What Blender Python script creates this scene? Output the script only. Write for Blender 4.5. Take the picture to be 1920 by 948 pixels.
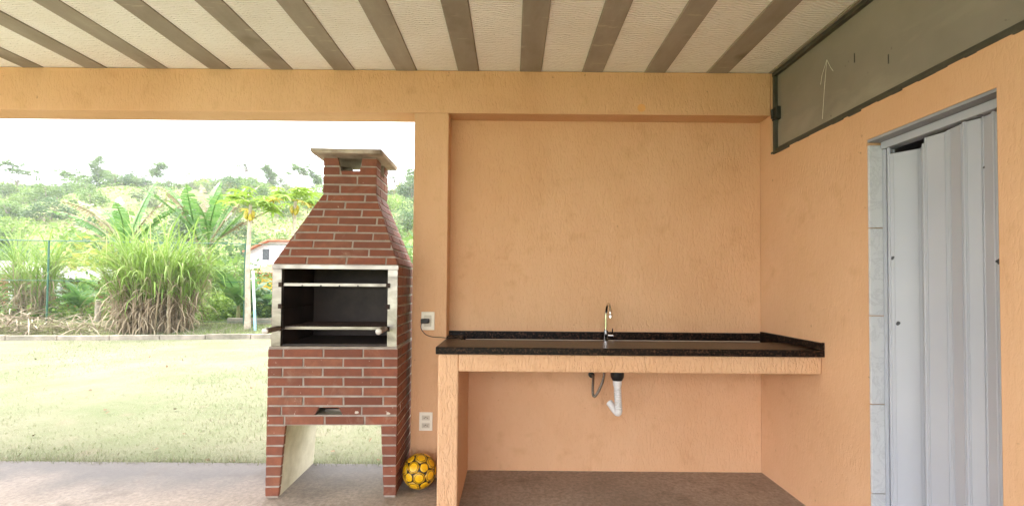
import bpy, math, random
import numpy as np
from mathutils import Vector, Matrix

for o in list(bpy.data.objects):
    bpy.data.objects.remove(o)
random.seed(7)
RNG = np.random.default_rng(11)
SC = bpy.context.scene
COL = SC.collection
R = math.radians

# ------------------------------------------------------------------ camera
cam_d = bpy.data.cameras.new('camera')
cam_d.sensor_width = 36.0
cam_d.lens = 15.75
cam_d.shift_y = 0.0208
cam_d.clip_start = 0.05
cam_d.clip_end = 1500
cam = bpy.data.objects.new('camera', cam_d)
COL.objects.link(cam)
cam.matrix_world = Matrix.Translation((0, 0, 1.296)) @ Matrix.Rotation(R(91.3), 4, 'X') @ Matrix.Rotation(0.0083, 4, 'Z')
SC.camera = cam

# ------------------------------------------------------------------ sky, sun, exposure
SUN_EL, SUN_AZ = R(56), R(268)          # azimuth clockwise from +Y: the sun stands to the left
w = bpy.data.worlds.new('World')
SC.world = w
w.use_nodes = True
wn, wl = w.node_tree.nodes, w.node_tree.links
wn.clear()
sky = wn.new('ShaderNodeTexSky')
sky.sky_type = 'NISHITA'
sky.sun_disc = False
sky.sun_elevation = SUN_EL
sky.sun_rotation = SUN_AZ
sky.dust_density = 4.0
sky.air_density = 1.0
mx = wn.new('ShaderNodeMix')
mx.data_type = 'RGBA'
mx.inputs[0].default_value = 0.75          # thin even cloud over the blue
mx.inputs[7].default_value = (10.0, 10.2, 10.6, 1)
bg = wn.new('ShaderNodeBackground')
bg.inputs[1].default_value = 0.10
wo = wn.new('ShaderNodeOutputWorld')
wl.new(sky.outputs[0], mx.inputs[6])
wl.new(mx.outputs[2], bg.inputs[0])
wl.new(bg.outputs[0], wo.inputs[0])

sd = bpy.data.lights.new('sun', 'SUN')
sd.energy = 1.5
sd.angle = R(14)
sd.color = (1.0, 0.96, 0.9)
sun = bpy.data.objects.new('sun', sd)
COL.objects.link(sun)
sv = Vector((math.sin(SUN_AZ) * math.cos(SUN_EL), math.cos(SUN_AZ) * math.cos(SUN_EL), math.sin(SUN_EL)))
sun.rotation_euler = sv.to_track_quat('Z', 'Y').to_euler()
sun.location = sv * 40

SC.view_settings.view_transform = 'Standard'
SC.view_settings.look = 'None'
SC.view_settings.gamma = 1.0
SC.view_settings.exposure = 2.92
SC.cycles.max_bounces = 10
SC.cycles.diffuse_bounces = 6
SC.cycles.use_denoising = True

# ------------------------------------------------------------------ helpers
def s2l(r, g, b):
    f = lambda c: c / 12.92 if c <= 0.04045 else ((c + 0.055) / 1.055) ** 2.4
    return (f(r / 255), f(g / 255), f(b / 255), 1)

class N:
    """small node-tree writer"""
    def __init__(self, name, rough=0.8, spec=0.3, metal=0.0):
        self.m = bpy.data.materials.new(name)
        self.m.use_nodes = True
        self.t = self.m.node_tree
        self.n, self.l = self.t.nodes, self.t.links
        self.p = self.n['Principled BSDF']
        self.out = self.n['Material Output']
        self.p.inputs['Roughness'].default_value = rough
        self.p.inputs['Specular IOR Level'].default_value = spec
        self.p.inputs['Metallic'].default_value = metal
        self._tc = None
    def tc(self, which='Object'):
        if not self._tc:
            self._tc = self.n.new('ShaderNodeTexCoord')
        return self._tc.outputs[which]
    def map(self, scale=(1, 1, 1), rot=(0, 0, 0), src=None):
        m = self.n.new('ShaderNodeMapping')
        m.inputs['Scale'].default_value = scale
        m.inputs['Rotation'].default_value = rot
        self.l.new(src or self.tc(), m.inputs[0])
        return m.outputs[0]
    def noise(self, scale, detail=3, rough=0.5, vec=None, dist=0.0):
        t = self.n.new('ShaderNodeTexNoise')
        t.inputs['Scale'].default_value = scale
        t.inputs['Detail'].default_value = detail
        t.inputs['Roughness'].default_value = rough
        t.inputs['Distortion'].default_value = dist
        self.l.new(vec or self.tc(), t.inputs['Vector'])
        return t.outputs[0]
    def vor(self, scale, vec=None, out='Distance', feature='F1'):
        t = self.n.new('ShaderNodeTexVoronoi')
        t.feature = feature
        t.inputs['Scale'].default_value = scale
        self.l.new(vec or self.tc(), t.inputs['Vector'])
        return t.outputs[out]
    def ramp(self, fac, stops):
        r = self.n.new('ShaderNodeValToRGB')
        e = r.color_ramp.elements
        while len(e) < len(stops):
            e.new(0.5)
        for k, (p, c) in enumerate(stops):
            e[k].position = p
            e[k].color = c if hasattr(c, '__len__') else (c, c, c, 1)
        self.l.new(fac, r.inputs[0])
        return r.outputs[0]
    def mix(self, fac, a, b, mode='MIX'):
        m = self.n.new('ShaderNodeMix')
        m.data_type = 'RGBA'
        m.blend_type = mode
        for i, v in ((0, fac), (6, a), (7, b)):
            if hasattr(v, 'is_linked') or hasattr(v, 'links'):
                self.l.new(v, m.inputs[i])
            else:
                m.inputs[i].default_value = v
        return m.outputs[2]
    def math(self, op, a, b=None):
        m = self.n.new('ShaderNodeMath')
        m.operation = op
        for i, v in ((0, a), (1, b)):
            if v is None:
                continue
            if hasattr(v, 'links'):
                self.l.new(v, m.inputs[i])
            else:
                m.inputs[i].default_value = v
        return m.outputs[0]
    def col(self, v):
        if hasattr(v, 'links'):
            self.l.new(v, self.p.inputs['Base Color'])
        else:
            self.p.inputs['Base Color'].default_value = v
        return self
    def bump(self, h, strength=0.5, dist=0.01, prev=None):
        b = self.n.new('ShaderNodeBump')
        b.inputs['Strength'].default_value = strength
        b.inputs['Distance'].default_value = dist
        self.l.new(h, b.inputs['Height'])
        if prev:
            self.l.new(prev, b.inputs['Normal'])
        self.l.new(b.outputs[0], self.p.inputs['Normal'])
        return b.outputs[0]
    def rnd(self):
        return self.n.new('ShaderNodeObjectInfo').outputs['Random']
    def island(self):
        return self.n.new('ShaderNodeNewGeometry').outputs['Random Per Island']

M = {}

def stucco(name='peach_stucco', relief=0.45):
    a = N(name, 0.9, 0.15)
    big = a.noise(1.1, 6, 0.62, a.map((1.0, 1.0, 0.6)))
    fine = a.noise(9, 5)
    c = a.mix(a.ramp(big, [(0.3, 0.0), (0.75, 1.0)]), s2l(222, 181, 145), s2l(208, 162, 123))
    c = a.mix(a.math('MULTIPLY', a.ramp(fine, [(0.58, 0.0), (0.8, 1.0)]), 0.35), c, s2l(184, 139, 98))
    # sparse dark specks of dirt
    sp = a.noise(26, 2, 0.6)
    c = a.mix(a.math('MULTIPLY', a.ramp(sp, [(0.735, 0.0), (0.78, 1.0)]), 0.5), c, s2l(126, 92, 62))
    # splashes and scuffs: larger faint blots
    bl_ = a.ramp(a.noise(4.5, 5, 0.7, None, 0.6), [(0.62, 0.0), (0.74, 1.0)])
    c = a.mix(a.math('MULTIPLY', bl_, 0.28), c, s2l(178, 128, 86))
    a.col(c)
    v = a.map((72, 72, 21))
    h = a.noise(1.0, 2, 0.55, v, 0.8)
    hr = a.ramp(h, [(0.36, 0.0), (0.5, 0.75), (0.7, 1.0)])
    b1 = a.bump(hr, relief, 0.006)
    a.bump(a.noise(160, 2), 0.25, 0.002, b1)
    return a.m
M['stucco'] = stucco()
M['stucco_smooth'] = stucco('peach_stucco_worn', 0.18)
M['stucco_coarse'] = stucco('peach_stucco_coarse', 0.75)

def concrete_floor():
    a = N('worn_concrete', 0.88, 0.2)
    c = a.mix(a.ramp(a.noise(1.1, 6, 0.6), [(0.32, 0.0), (0.7, 1.0)]), s2l(150, 136, 124), s2l(188, 172, 157))
    c = a.mix(a.math('MULTIPLY', a.ramp(a.noise(38, 5, 0.75), [(0.38, 0.0), (0.62, 1.0)]), 0.65), c, s2l(122, 110, 100))
    # weathered grey strip along the open edge, with a ragged border
    sep = a.n.new('ShaderNodeSeparateXYZ')
    a.l.new(a.tc(), sep.inputs[0])
    wob = a.math('ADD', sep.outputs[1], a.math('MULTIPLY', a.math('SUBTRACT', a.noise(1.7, 4), 0.5), 0.9))
    left = a.ramp(a.math('SUBTRACT', -0.35, sep.outputs[0]), [(0.0, 0.0), (0.6, 1.0)])
    band = a.ramp(a.math('SUBTRACT', wob, 2.35), [(0.25, 0.0), (0.72, 1.0)])
    c = a.mix(a.math('MULTIPLY', band, a.math('MULTIPLY', left, 0.85)), c, s2l(98, 95, 94))
    dark = a.ramp(a.noise(2.6, 5, 0.65), [(0.55, 0.0), (0.72, 1.0)])
    c = a.mix(a.math('MULTIPLY', dark, 0.55), c, s2l(98, 88, 80))
    spk = a.ramp(a.noise(55, 3, 0.6), [(0.70, 0.0), (0.74, 1.0)])
    c = a.mix(a.math('MULTIPLY', spk, 0.6), c, s2l(62, 54, 47))
    a.col(c)
    b = a.bump(a.noise(75, 5, 0.75), 0.6, 0.006)
    a.bump(a.noise(7, 4), 0.25, 0.02, b)
    return a.m
M['floor'] = concrete_floor()

def joist():
    a = N('raw_concrete', 0.85, 0.2)
    v = a.map((1.0, 0.35, 1.0))
    c = a.mix(a.ramp(a.noise(5, 6, 0.65, v), [(0.3, 0.0), (0.72, 1.0)]), s2l(146, 138, 127), s2l(176, 168, 157))
    c = a.mix(a.math('MULTIPLY', a.rnd(), 0.35), c, s2l(130, 120, 108))
    streak = a.ramp(a.noise(1.0, 4, 0.6, a.map((5, 26, 5))), [(0.62, 0.0), (0.68, 1.0)])
    c = a.mix(a.math('MULTIPLY', streak, 0.5), c, s2l(196, 184, 164))
    blot = a.ramp(a.noise(2.2, 3), [(0.6, 0.0), (0.7, 1.0)])
    c = a.mix(a.math('MULTIPLY', blot, 0.65), c, s2l(112, 103, 91))
    a.col(c)
    a.bump(a.noise(60, 4), 0.25, 0.004)
    return a.m
M['joist'] = joist()

def foam():
    a = N('polystyrene', 0.9, 0.2)
    a.col(a.mix(a.ramp(a.noise(3, 4), [(0.4, 0.0), (0.7, 1.0)]), s2l(250, 249, 248), s2l(245, 242, 238)))
    def wave(rot, off):
        t = a.n.new('ShaderNodeTexWave')
        t.inputs['Scale'].default_value = 17
        t.inputs['Distortion'].default_value = 2.2
        t.inputs['Detail'].default_value = 1
        t.inputs['Detail Scale'].default_value = 3.0
        t.inputs['Phase Offset'].default_value = off
        a.l.new(a.map(rot=rot), t.inputs['Vector'])
        return t.outputs[1]
    ck = a.n.new('ShaderNodeTexChecker')
    a.l.new(a.map((9, 12, 0.01)), ck.inputs['Vector'])
    ck.inputs['Scale'].default_value = 1.0
    h = a.mix(ck.outputs[1], wave((0, 0, R(90)), 0.0), wave((0, 0, R(72)), 1.7))
    b = a.bump(h, 0.7, 0.008)
    a.bump(a.noise(90, 2), 0.15, 0.002, b)
    return a.m
M['foam'] = foam()

def granite():
    a = N('dark_granite', 0.3, 0.12)
    c = a.ramp(a.noise(75, 5, 0.75), [(0.42, s2l(8, 7, 7)), (0.53, s2l(30, 22, 18)), (0.64, s2l(92, 66, 52)), (0.8, s2l(26, 22, 21))])
    sp = a.ramp(a.vor(150), [(0.05, 1.0), (0.22, 0.0)])
    c = a.mix(a.math('MULTIPLY', sp, 0.3), c, s2l(84, 72, 64))
    a.col(c)
    return a.m
M['granite'] = granite()

def brick_mat():
    a = N('red_brick', 0.75, 0.25)
    r = a.rnd()
    c = a.ramp(r, [(0.0, s2l(112, 67, 52)), (0.3, s2l(144, 86, 65)), (0.55, s2l(124, 78, 62)), (0.8, s2l(148, 96, 73)), (1.0, s2l(132, 76, 59))])
    c = a.mix(a.ramp(a.noise(14, 5, 0.6), [(0.35, 0.0), (0.72, 0.8)]), c, s2l(112, 70, 58))
    # flakes of pale paint low on the front
    sep = a.n.new('ShaderNodeSeparateXYZ')
    a.l.new(a.tc(), sep.inputs[0])
    low = a.ramp(sep.outputs[2], [(0.40, 0.0), (0.45, 1.0), (0.53, 1.0), (0.56, 0.05), (0.95, 0.0)])
    fl = a.ramp(a.noise(17, 5, 0.6), [(0.655, 0.0), (0.67, 1.0)])
    c = a.mix(a.math('MULTIPLY', a.math('MULTIPLY', fl, low), 0.8), c, s2l(214, 204, 190))
    sm = a.ramp(a.noise(6, 5, 0.65, None, 0.8), [(0.56, 0.0), (0.72, 1.0)])
    c = a.mix(a.math('MULTIPLY', sm, 0.35), c, s2l(168, 140, 120))
    sk = a.ramp(a.noise(3.0, 4, 0.6), [(0.55, 0.0), (0.7, 1.0)])
    c = a.mix(a.math('MULTIPLY', sk, 0.4), c, s2l(88, 56, 46))
    tiny = a.ramp(a.noise(60, 2), [(0.74, 0.0), (0.76, 1.0)])
    c = a.mix(a.math('MULTIPLY', tiny, 0.5), c, s2l(206, 186, 168))
    a.col(c)
    a.bump(a.noise(55, 5, 0.65), 0.35, 0.004)
    return a.m
M['brick'] = brick_mat()

def simple(name, c1, c2, scale=8, rough=0.8, spec=0.25, metal=0.0, bump=0.2, bscale=60, bdist=0.004, lo=0.35, hi=0.7):
    a = N(name, rough, spec, metal)
    a.col(a.mix(a.ramp(a.noise(scale, 5, 0.6), [(lo, 0.0), (hi, 1.0)]), c1, c2))
    if bump:
        a.bump(a.noise(bscale, 4), bump, bdist)
    return a.m
M['mortar'] = simple('grey_mortar', s2l(168, 158, 148), s2l(140, 128, 118), 12)
M['cream'] = simple('whitewashed_cement', s2l(214, 206, 184), s2l(176, 166, 142), 5, bump=0.25)
M['cap'] = simple('weathered_slab', s2l(192, 180, 166), s2l(118, 104, 92), 6, lo=0.4, hi=0.75)
M['soot'] = simple('sooty_metal', s2l(62, 51, 46), s2l(36, 30, 28), 5, 0.6, 0.35)
M['black'] = simple('black_plastic', s2l(26, 26, 28), s2l(20, 20, 22), 8, 0.45, 0.4, bump=0)
M['rust'] = simple('rusty_iron', s2l(66, 50, 42), s2l(44, 36, 33), 20, 0.7, 0.3, 0.3)
M['plate'] = simple('ivory_plastic', s2l(236, 230, 216), s2l(230, 223, 208), 10, 0.35, 0.45, bump=0)
M['socket'] = simple('socket_plastic', s2l(205, 196, 180), s2l(198, 190, 174), 10, 0.4, 0.4, bump=0)
M['white'] = simple('white_plastic', s2l(226, 226, 226), s2l(212, 212, 212), 10, 0.4, 0.4, bump=0)
M['handle'] = simple('grey_handle', s2l(138, 122, 106), s2l(96, 84, 74), 18, 0.5, 0.4)
M['handle_end'] = simple('turned_aluminium', s2l(208, 204, 198), s2l(184, 178, 172), 20, 0.4, 0.5, 0.3, bump=0)
M['wood_grey'] = simple('weathered_wood', s2l(150, 138, 124), s2l(112, 100, 88), 6)
M['grey_paint'] = simple('grey_lintel_paint', s2l(164, 166, 172), s2l(140, 142, 148), 5, 0.7)
M['fence_green'] = simple('green_painted_steel', s2l(44, 82, 66), s2l(58, 96, 80), 10, 0.5, 0.4, bump=0)
M['hinge'] = simple('dark_steel', s2l(62, 64, 60), s2l(44, 45, 42), 12, 0.5, 0.4, 0.5)
M['chalk'] = simple('white_chalk', s2l(222, 220, 208), s2l(200, 196, 182), 60, 0.95, 0.05, bump=0)
M['mark'] = simple('orange_patch', s2l(224, 168, 110), s2l(214, 156, 98), 30)

def steel():
    a = N('brushed_steel', 0.3, 0.5, 0.95)
    v = a.map((2, 2, 5), rot=(0, R(35), 0))
    a.col(a.mix(a.ramp(a.noise(2.5, 4, 0.5, v, 1.0), [(0.35, 0.0), (0.7, 1.0)]), s2l(164, 156, 148), s2l(112, 104, 98)))
    a.bump(a.noise(6, 3), 0.1, 0.01)
    return a.m
M['steel'] = steel()

def chrome():
    a = N('chrome', 0.08, 0.5, 1.0)
    a.col(s2l(214, 212, 210))
    return a.m
M['chrome'] = chrome()

def sheet_metal():
    a = N('olive_grey_sheet', 0.22, 0.5)
    c = a.mix(a.ramp(a.noise(1.6, 5, 0.6), [(0.3, 0.0), (0.7, 1.0)]), s2l(130, 124, 114), s2l(146, 139, 128))
    sm = a.ramp(a.noise(1.0, 5, 0.6, a.map((3, 1.1, 4), rot=(R(28), 0, 0)), 0.6), [(0.52, 0.0), (0.75, 1.0)])
    c = a.mix(a.math('MULTIPLY', sm, 0.4), c, s2l(176, 170, 154))
    dk = a.ramp(a.noise(22, 3), [(0.72, 0.0), (0.76, 1.0)])
    c = a.mix(a.math('MULTIPLY', dk, 0.4), c, s2l(52, 50, 42))
    a.col(c)
    a.bump(a.noise(2.5, 3), 0.18, 0.02)
    return a.m
M['sheet'] = sheet_metal()
M['sheet_frame'] = simple('olive_dark_frame', s2l(78, 76, 66), s2l(60, 58, 51), 9, 0.5, 0.4)

def pvc():
    a = N('pale_grey_vinyl', 0.42, 0.4)
    c = a.mix(a.ramp(a.noise(2, 3), [(0.3, 0.0), (0.7, 1.0)]), s2l(182, 185, 194), s2l(171, 175, 186))
    sp = a.ramp(a.noise(11, 2, 0.4), [(0.745, 0.0), (0.752, 1.0)])
    c = a.mix(sp, c, s2l(52, 52, 58))
    a.col(c)
    return a.m
M['pvc'] = pvc()

def tile():
    a = N('marbled_tile', 0.3, 0.45)
    v = a.ramp(a.noise(9, 6, 0.65, None, 1.4), [(0.46, 0.0), (0.5, 1.0), (0.55, 0.0)])
    a.col(a.mix(a.math('MULTIPLY', v, 0.5), s2l(204, 206, 210), s2l(176, 178, 184)))
    return a.m
M['tile'] = tile()

def braided():
    a = N('braided_hose', 0.4, 0.5, 0.6)
    a.col(a.mix(a.ramp(a.vor(220), [(0.2, 0.0), (0.5, 1.0)]), s2l(176, 166, 152), s2l(96, 86, 76)))
    return a.m
M['braid'] = braided()

def leaf_mat(name, cols, trans=0.35, rough=0.6):
    """leaf material: colour varies leaf by leaf (islands), some light passes through"""
    a = N(name, rough, 0.3)
    n = len(cols)
    c = a.ramp(a.island(), [(k / max(1, n - 1), cc) for k, cc in enumerate(cols)])
    a.col(c)
    tr = a.n.new('ShaderNodeBsdfTranslucent')
    a.l.new(c, tr.inputs[0])
    ms = a.n.new('ShaderNodeMixShader')
    ms.inputs[0].default_value = trans
    a.l.new(a.p.outputs[0], ms.inputs[1])
    a.l.new(tr.outputs[0], ms.inputs[2])
    a.l.new(ms.outputs[0], a.out.inputs[0])
    return a.m
G = lambda r, g, b: (r, g, b, 1)
M['leaf_mid'] = leaf_mat('mid_green_leaves', [G(.075, .14, .03), G(.115, .19, .04), G(.15, .23, .06)])
M['leaf_dark'] = leaf_mat('dark_green_leaves', [G(.045, .095, .03), G(.075, .135, .045), G(.1, .16, .06)])
M['leaf_lime'] = leaf_mat('lime_green_leaves', [G(.13, .22, .035), G(.18, .28, .05), G(.23, .31, .07)])
M['leaf_yellow'] = leaf_mat('yellow_green_leaves', [G(.14, .2, .03), G(.26, .28, .06), G(.32, .29, .07), G(.1, .17, .03)])
M['leaf_pale'] = leaf_mat('pale_grey_green_leaves', [G(.1, .14, .06), G(.14, .18, .08), G(.18, .2, .1)])
M['cane_green'] = leaf_mat('cane_leaf_green', [G(.12, .2, .035), G(.2, .3, .06), G(.16, .26, .05), G(.34, .38, .16)])
M['cane_dry'] = leaf_mat('cane_leaf_dry', [G(.3, .24, .15), G(.22, .16, .1), G(.36, .3, .2)], 0.2)
M['straw'] = leaf_mat('straw', [G(.27, .21, .14), G(.19, .14, .09), G(.33, .28, .2), G(.14, .1, .065)], 0.1)
M['banana'] = leaf_mat('banana_leaf', [G(.07, .16, .04), G(.1, .2, .05), G(.14, .23, .07)], 0.35, 0.4)
M['banana_dry'] = leaf_mat('banana_leaf_dry', [G(.34, .29, .2), G(.26, .2, .13), G(.22, .22, .1)], 0.25)
M['bark'] = simple('bark', s2l(132, 116, 98), s2l(92, 80, 66), 8)
M['banana_stem'] = simple('banana_stem', s2l(116, 122, 76), s2l(98, 84, 60), 5)
M['dead_leaf'] = simple('dead_leaf', s2l(104, 82, 58), s2l(78, 56, 38), 30, bump=0)
M['papaya_bark'] = simple('papaya_bark', s2l(176, 164, 146), s2l(140, 128, 110), 8)
M['papaya_fruit'] = simple('papaya_fruit', s2l(120, 132, 50), s2l(196, 160, 50), 6, 0.5)

def lawn_mat():
    a = N('dry_lawn', 0.95, 0.05)
    c = a.mix(a.ramp(a.noise(0.9, 6, 0.65), [(0.36, 0.0), (0.66, 1.0)]), G(.135, .155, .08), G(.22, .205, .145))
    c = a.mix(a.ramp(a.noise(22, 5, 0.7), [(0.35, 0.0), (0.7, 0.75)]), c, G(.165, .172, .107))
    c = a.mix(a.math('MULTIPLY', a.ramp(a.noise(3.2, 5), [(0.6, 0.0), (0.75, 1.0)]), 0.5), c, G(.22, .175, .13))
    a.col(c)
    a.bump(a.noise(70, 5, 0.75), 0.9, 0.03)
    return a.m
M['lawn'] = lawn_mat()
M['grass'] = leaf_mat('lawn_blades', [G(.13, .165, .065), G(.19, .205, .105), G(.27, .25, .17), G(.23, .22, .14)], 0.3)

def hill_mat():
    a = N('hillside', 0.95, 0.05)
    c = a.mix(a.ramp(a.noise(0.06, 6, 0.65), [(0.38, 0.0), (0.6, 1.0)]), G(.14, .19, .06), G(.21, .23, .09))
    c = a.mix(a.ramp(a.noise(0.11, 5, 0.6, a.map((1, 1.6, 1))), [(0.57, 0.0), (0.7, 0.8)]), c, G(.27, .235, .13))
    c = a.mix(a.ramp(a.noise(0.9, 5, 0.7), [(0.45, 0.0), (0.72, 0.6)]), c, G(.1, .145, .04))
    a.col(c)
    a.bump(a.noise(1.3, 5, 0.7), 0.8, 0.4)
    return a.m
M['hill'] = hill_mat()
M['kerb'] = simple('mossy_kerb', s2l(146, 136, 122), s2l(102, 98, 84), 3, bump=0.5, bscale=25, bdist=0.02)
M['soil'] = simple('leaf_litter_soil', G(.2, .16, .1), G(.12, .12, .06), 2.5, bump=0.8, bscale=14, bdist=0.05)
M['roof_tile'] = simple('clay_roof_tile', s2l(196, 130, 100), s2l(168, 98, 72), 3)
M['house_white'] = simple('pale_render', s2l(206, 204, 208), s2l(178, 174, 178), 1.2)
M['house_yellow'] = simple('yellow_render', s2l(226, 178, 60), s2l(206, 156, 44), 1.2)
M['block_red'] = simple('clay_block_wall', s2l(172, 120, 94), s2l(142, 96, 76), 4)
M['corrugated'] = simple('fibre_cement_sheet', s2l(172, 168, 166), s2l(126, 120, 116), 2)
M['dark_glass'] = simple('dark_pane', s2l(44, 46, 50), s2l(34, 36, 40), 3, 0.15, 0.5, bump=0)
M['pole_white'] = simple('white_pole_paint', s2l(222, 224, 224), s2l(196, 204, 208), 5, bump=0)
M['pole_blue'] = simple('blue_pole_paint', s2l(150, 190, 206), s2l(130, 172, 192), 5, bump=0)

class MB:
    def __init__(s):
        s.v, s.f = [], []
    def add(s, vs, fs):
        o = len(s.v)
        s.v += [tuple(map(float, p)) for p in vs]
        s.f += [tuple(i + o for i in f) for f in fs]
        return s
    def box(s, x0, x1, y0, y1, z0, z1):
        vs = [(x, y, z) for z in (z0, z1) for y in (y0, y1) for x in (x0, x1)]
        return s.add(vs, [(0, 2, 3, 1), (4, 5, 7, 6), (0, 1, 5, 4), (2, 6, 7, 3), (0, 4, 6, 2), (1, 3, 7, 5)])
    def hexa(s, b, t):
        """8-corner solid: 4 bottom points and 4 top points, both counter-clockwise from above"""
        return s.add(list(b) + list(t), [(3, 2, 1, 0), (4, 5, 6, 7), (0, 1, 5, 4), (1, 2, 6, 5), (2, 3, 7, 6), (3, 0, 4, 7)])
    def prism(s, poly, ext):
        n = len(poly)
        ext = Vector(ext)
        a = [Vector(p) for p in poly]
        nrm = sum(((a[i] - a[0]).cross(a[(i + 1) % n] - a[0]) for i in range(n)), Vector())
        if nrm.dot(ext) > 0:
            a.reverse()
        b = [p + ext for p in a]
        fs = [tuple(range(n)), tuple(range(2 * n - 1, n - 1, -1))]
        fs += [((i + 1) % n, i, n + i, n + (i + 1) % n) for i in range(n)]
        return s.add(a + b, fs)
    def tube(s, path, rad, seg=8, caps=True):
        P = [Vector(p) for p in path]
        if not hasattr(rad, '__len__'):
            rad = [rad] * len(P)
        vs, fs = [], []
        up = None
        for i, p in enumerate(P):
            d = (P[min(i + 1, len(P) - 1)] - P[max(i - 1, 0)]).normalized()
            if up is None:
                up = Vector((0, 0, 1)) if abs(d.z) < 0.9 else Vector((1, 0, 0))
            x = d.cross(up)
            if x.length < 1e-5:
                x = d.orthogonal()
            x.normalize()
            up = x.cross(d).normalized()
            for k in range(seg):
                t = 2 * math.pi * k / seg
                vs.append(p + (x * math.cos(t) + up * math.sin(t)) * rad[i])
        for i in range(len(P) - 1):
            for k in range(seg):
                a, b = i * seg + k, i * seg + (k + 1) % seg
                fs.append((a, b, b + seg, a + seg))
        if caps:
            fs.append(tuple(range(seg - 1, -1, -1)))
            o = (len(P) - 1) * seg
            fs.append(tuple(range(o, o + seg)))
        return s.add(vs, fs)
    def build(s, name, mat, parent=None, base=(0, 0, 0), smooth=False, bevel=0):
        me = bpy.data.meshes.new(name)
        b = Vector(base)
        me.from_pydata([(p[0] - b.x, p[1] - b.y, p[2] - b.z) for p in s.v], [], s.f)
        return finish(name, me, mat, parent, smooth, bevel)

def finish(name, me, mat, parent=None, smooth=False, bevel=0):
    me.update()
    me.materials.append(mat)
    if smooth:
        me.polygons.foreach_set('use_smooth', [True] * len(me.polygons))
        try:
            me.set_sharp_from_angle(angle=R(40))
        except Exception:
            pass
    o = bpy.data.objects.new(name, me)
    COL.objects.link(o)
    o.parent = parent
    if bevel:
        m = o.modifiers.new('soft_edge', 'BEVEL')
        m.width = bevel
        m.segments = 2
        m.limit_method = 'ANGLE'
    return o

def smooth_path(P, n=6):
    P = [Vector(p) for p in P]
    out = []
    for i in range(len(P) - 1):
        p0, p1, p2, p3 = P[max(i - 1, 0)], P[i], P[i + 1], P[min(i + 2, len(P) - 1)]
        for k in range(n):
            t = k / n
            out.append(0.5 * ((2 * p1) + (p2 - p0) * t + (2 * p0 - 5 * p1 + 4 * p2 - p3) * t * t + (3 * p1 - p0 - 3 * p2 + p3) * t ** 3))
    out.append(P[-1])
    return out

def np_mesh(name, V, F):
    """V (n,3), F (m,k) all faces with k corners"""
    me = bpy.data.meshes.new(name)
    V = np.asarray(V, dtype=np.float32)
    F = np.asarray(F, dtype=np.int32)
    m, k = F.shape
    me.vertices.add(len(V))
    me.vertices.foreach_set('co', V.ravel())
    me.loops.add(m * k)
    me.loops.foreach_set('vertex_index', F.ravel())
    me.polygons.add(m)
    me.polygons.foreach_set('loop_start', np.arange(0, m * k, k, dtype=np.int32))
    me.polygons.foreach_set('loop_total', np.full(m, k, dtype=np.int32))
    me.update(calc_edges=True)
    return me

def thing(name, label, cat, loc=(0, 0, 0), rz=0.0, group=None):
    o = bpy.data.objects.new(name, None)
    o.empty_display_size = 0.1
    COL.objects.link(o)
    o.location = loc
    o.rotation_euler = (0, 0, rz)
    return tag(o, label, cat, group)

def tag(o, label=None, cat=None, group=None, kind=None):
    for k, v in (('label', label), ('category', cat), ('group', group), ('kind', kind)):
        if v:
            o[k] = v
    return o

def copy_tree(o, parent=None):
    c = o.copy()
    COL.objects.link(c)
    c.parent = parent
    for ch in [x for x in bpy.data.objects if x.parent == o]:
        copy_tree(ch, c)
    return c

# ------------------------------------------------------------------ setting: floor, ground, walls, ceiling
CEIL, YW, YR, YB, XW = 2.752, 3.024, 3.158, 3.212, 1.755   # ceiling, wall face, recess face, wall back, side wall face
LB = 2.457                                                  # underside of the lintel

f = MB().box(-6.2, 4.1, -3.2, 3.25, -0.16, 0.0)
tag(f.build('floor', M['floor']), kind='structure')

def hfun(x, y):
    x = np.asarray(x, float)
    y = np.asarray(y, float)
    t = np.clip((y - 33) / 62, 0, 1)
    base = 20.3 * (0.55 * t + 0.45 * t * t * (3 - 2 * t))
    base += np.clip((y - 95) / 200, 0, 1) * -4
    amp = np.clip((y - 30) / 40, 0, 1)
    base += amp * (0.9 * np.sin(x * 0.09 + 1.0) * np.cos(y * 0.07) + 0.6 * np.sin(x * 0.21 + y * 0.13) + 0.35 * np.sin(x * 0.47 - y * 0.3))
    yk = kerb_y(x)
    bed = np.clip((y - yk) / 2.2, 0, 1) * 0.22
    dip = -0.7 * np.clip((y - 16) / 8, 0, 1) * np.clip((40 - y) / 8, 0, 1)
    return -0.10 + np.where(y > yk, bed + 0.04, 0) + base + dip

def kerb_y(x):
    return 10.55 + 0.13 * (np.clip(np.asarray(x, float), -26, 26) + 6.2)

xs = np.concatenate([np.linspace(-420, -95, 14)[:-1], np.linspace(-95, 30, 126), np.linspace(30, 420, 16)[1:]])
ys = np.concatenate([np.linspace(-300, 6, 14)[:-1], np.linspace(6, 16, 31)[:-1], np.linspace(16, 110, 95), np.linspace(110, 480, 16)[1:]])
XX, YY = np.meshgrid(xs, ys)
ZZ = hfun(XX, YY)
nx, ny = len(xs), len(ys)
I = np.arange(nx * ny).reshape(ny, nx)
F_ = np.stack([I[:-1, :-1], I[:-1, 1:], I[1:, 1:], I[1:, :-1]], -1).reshape(-1, 4)
me = np_mesh('terrain', np.stack([XX, YY, ZZ], -1).reshape(-1, 3), F_)
terrain = tag(finish('terrain', me, M['hill'], smooth=True), kind='structure')

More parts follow.
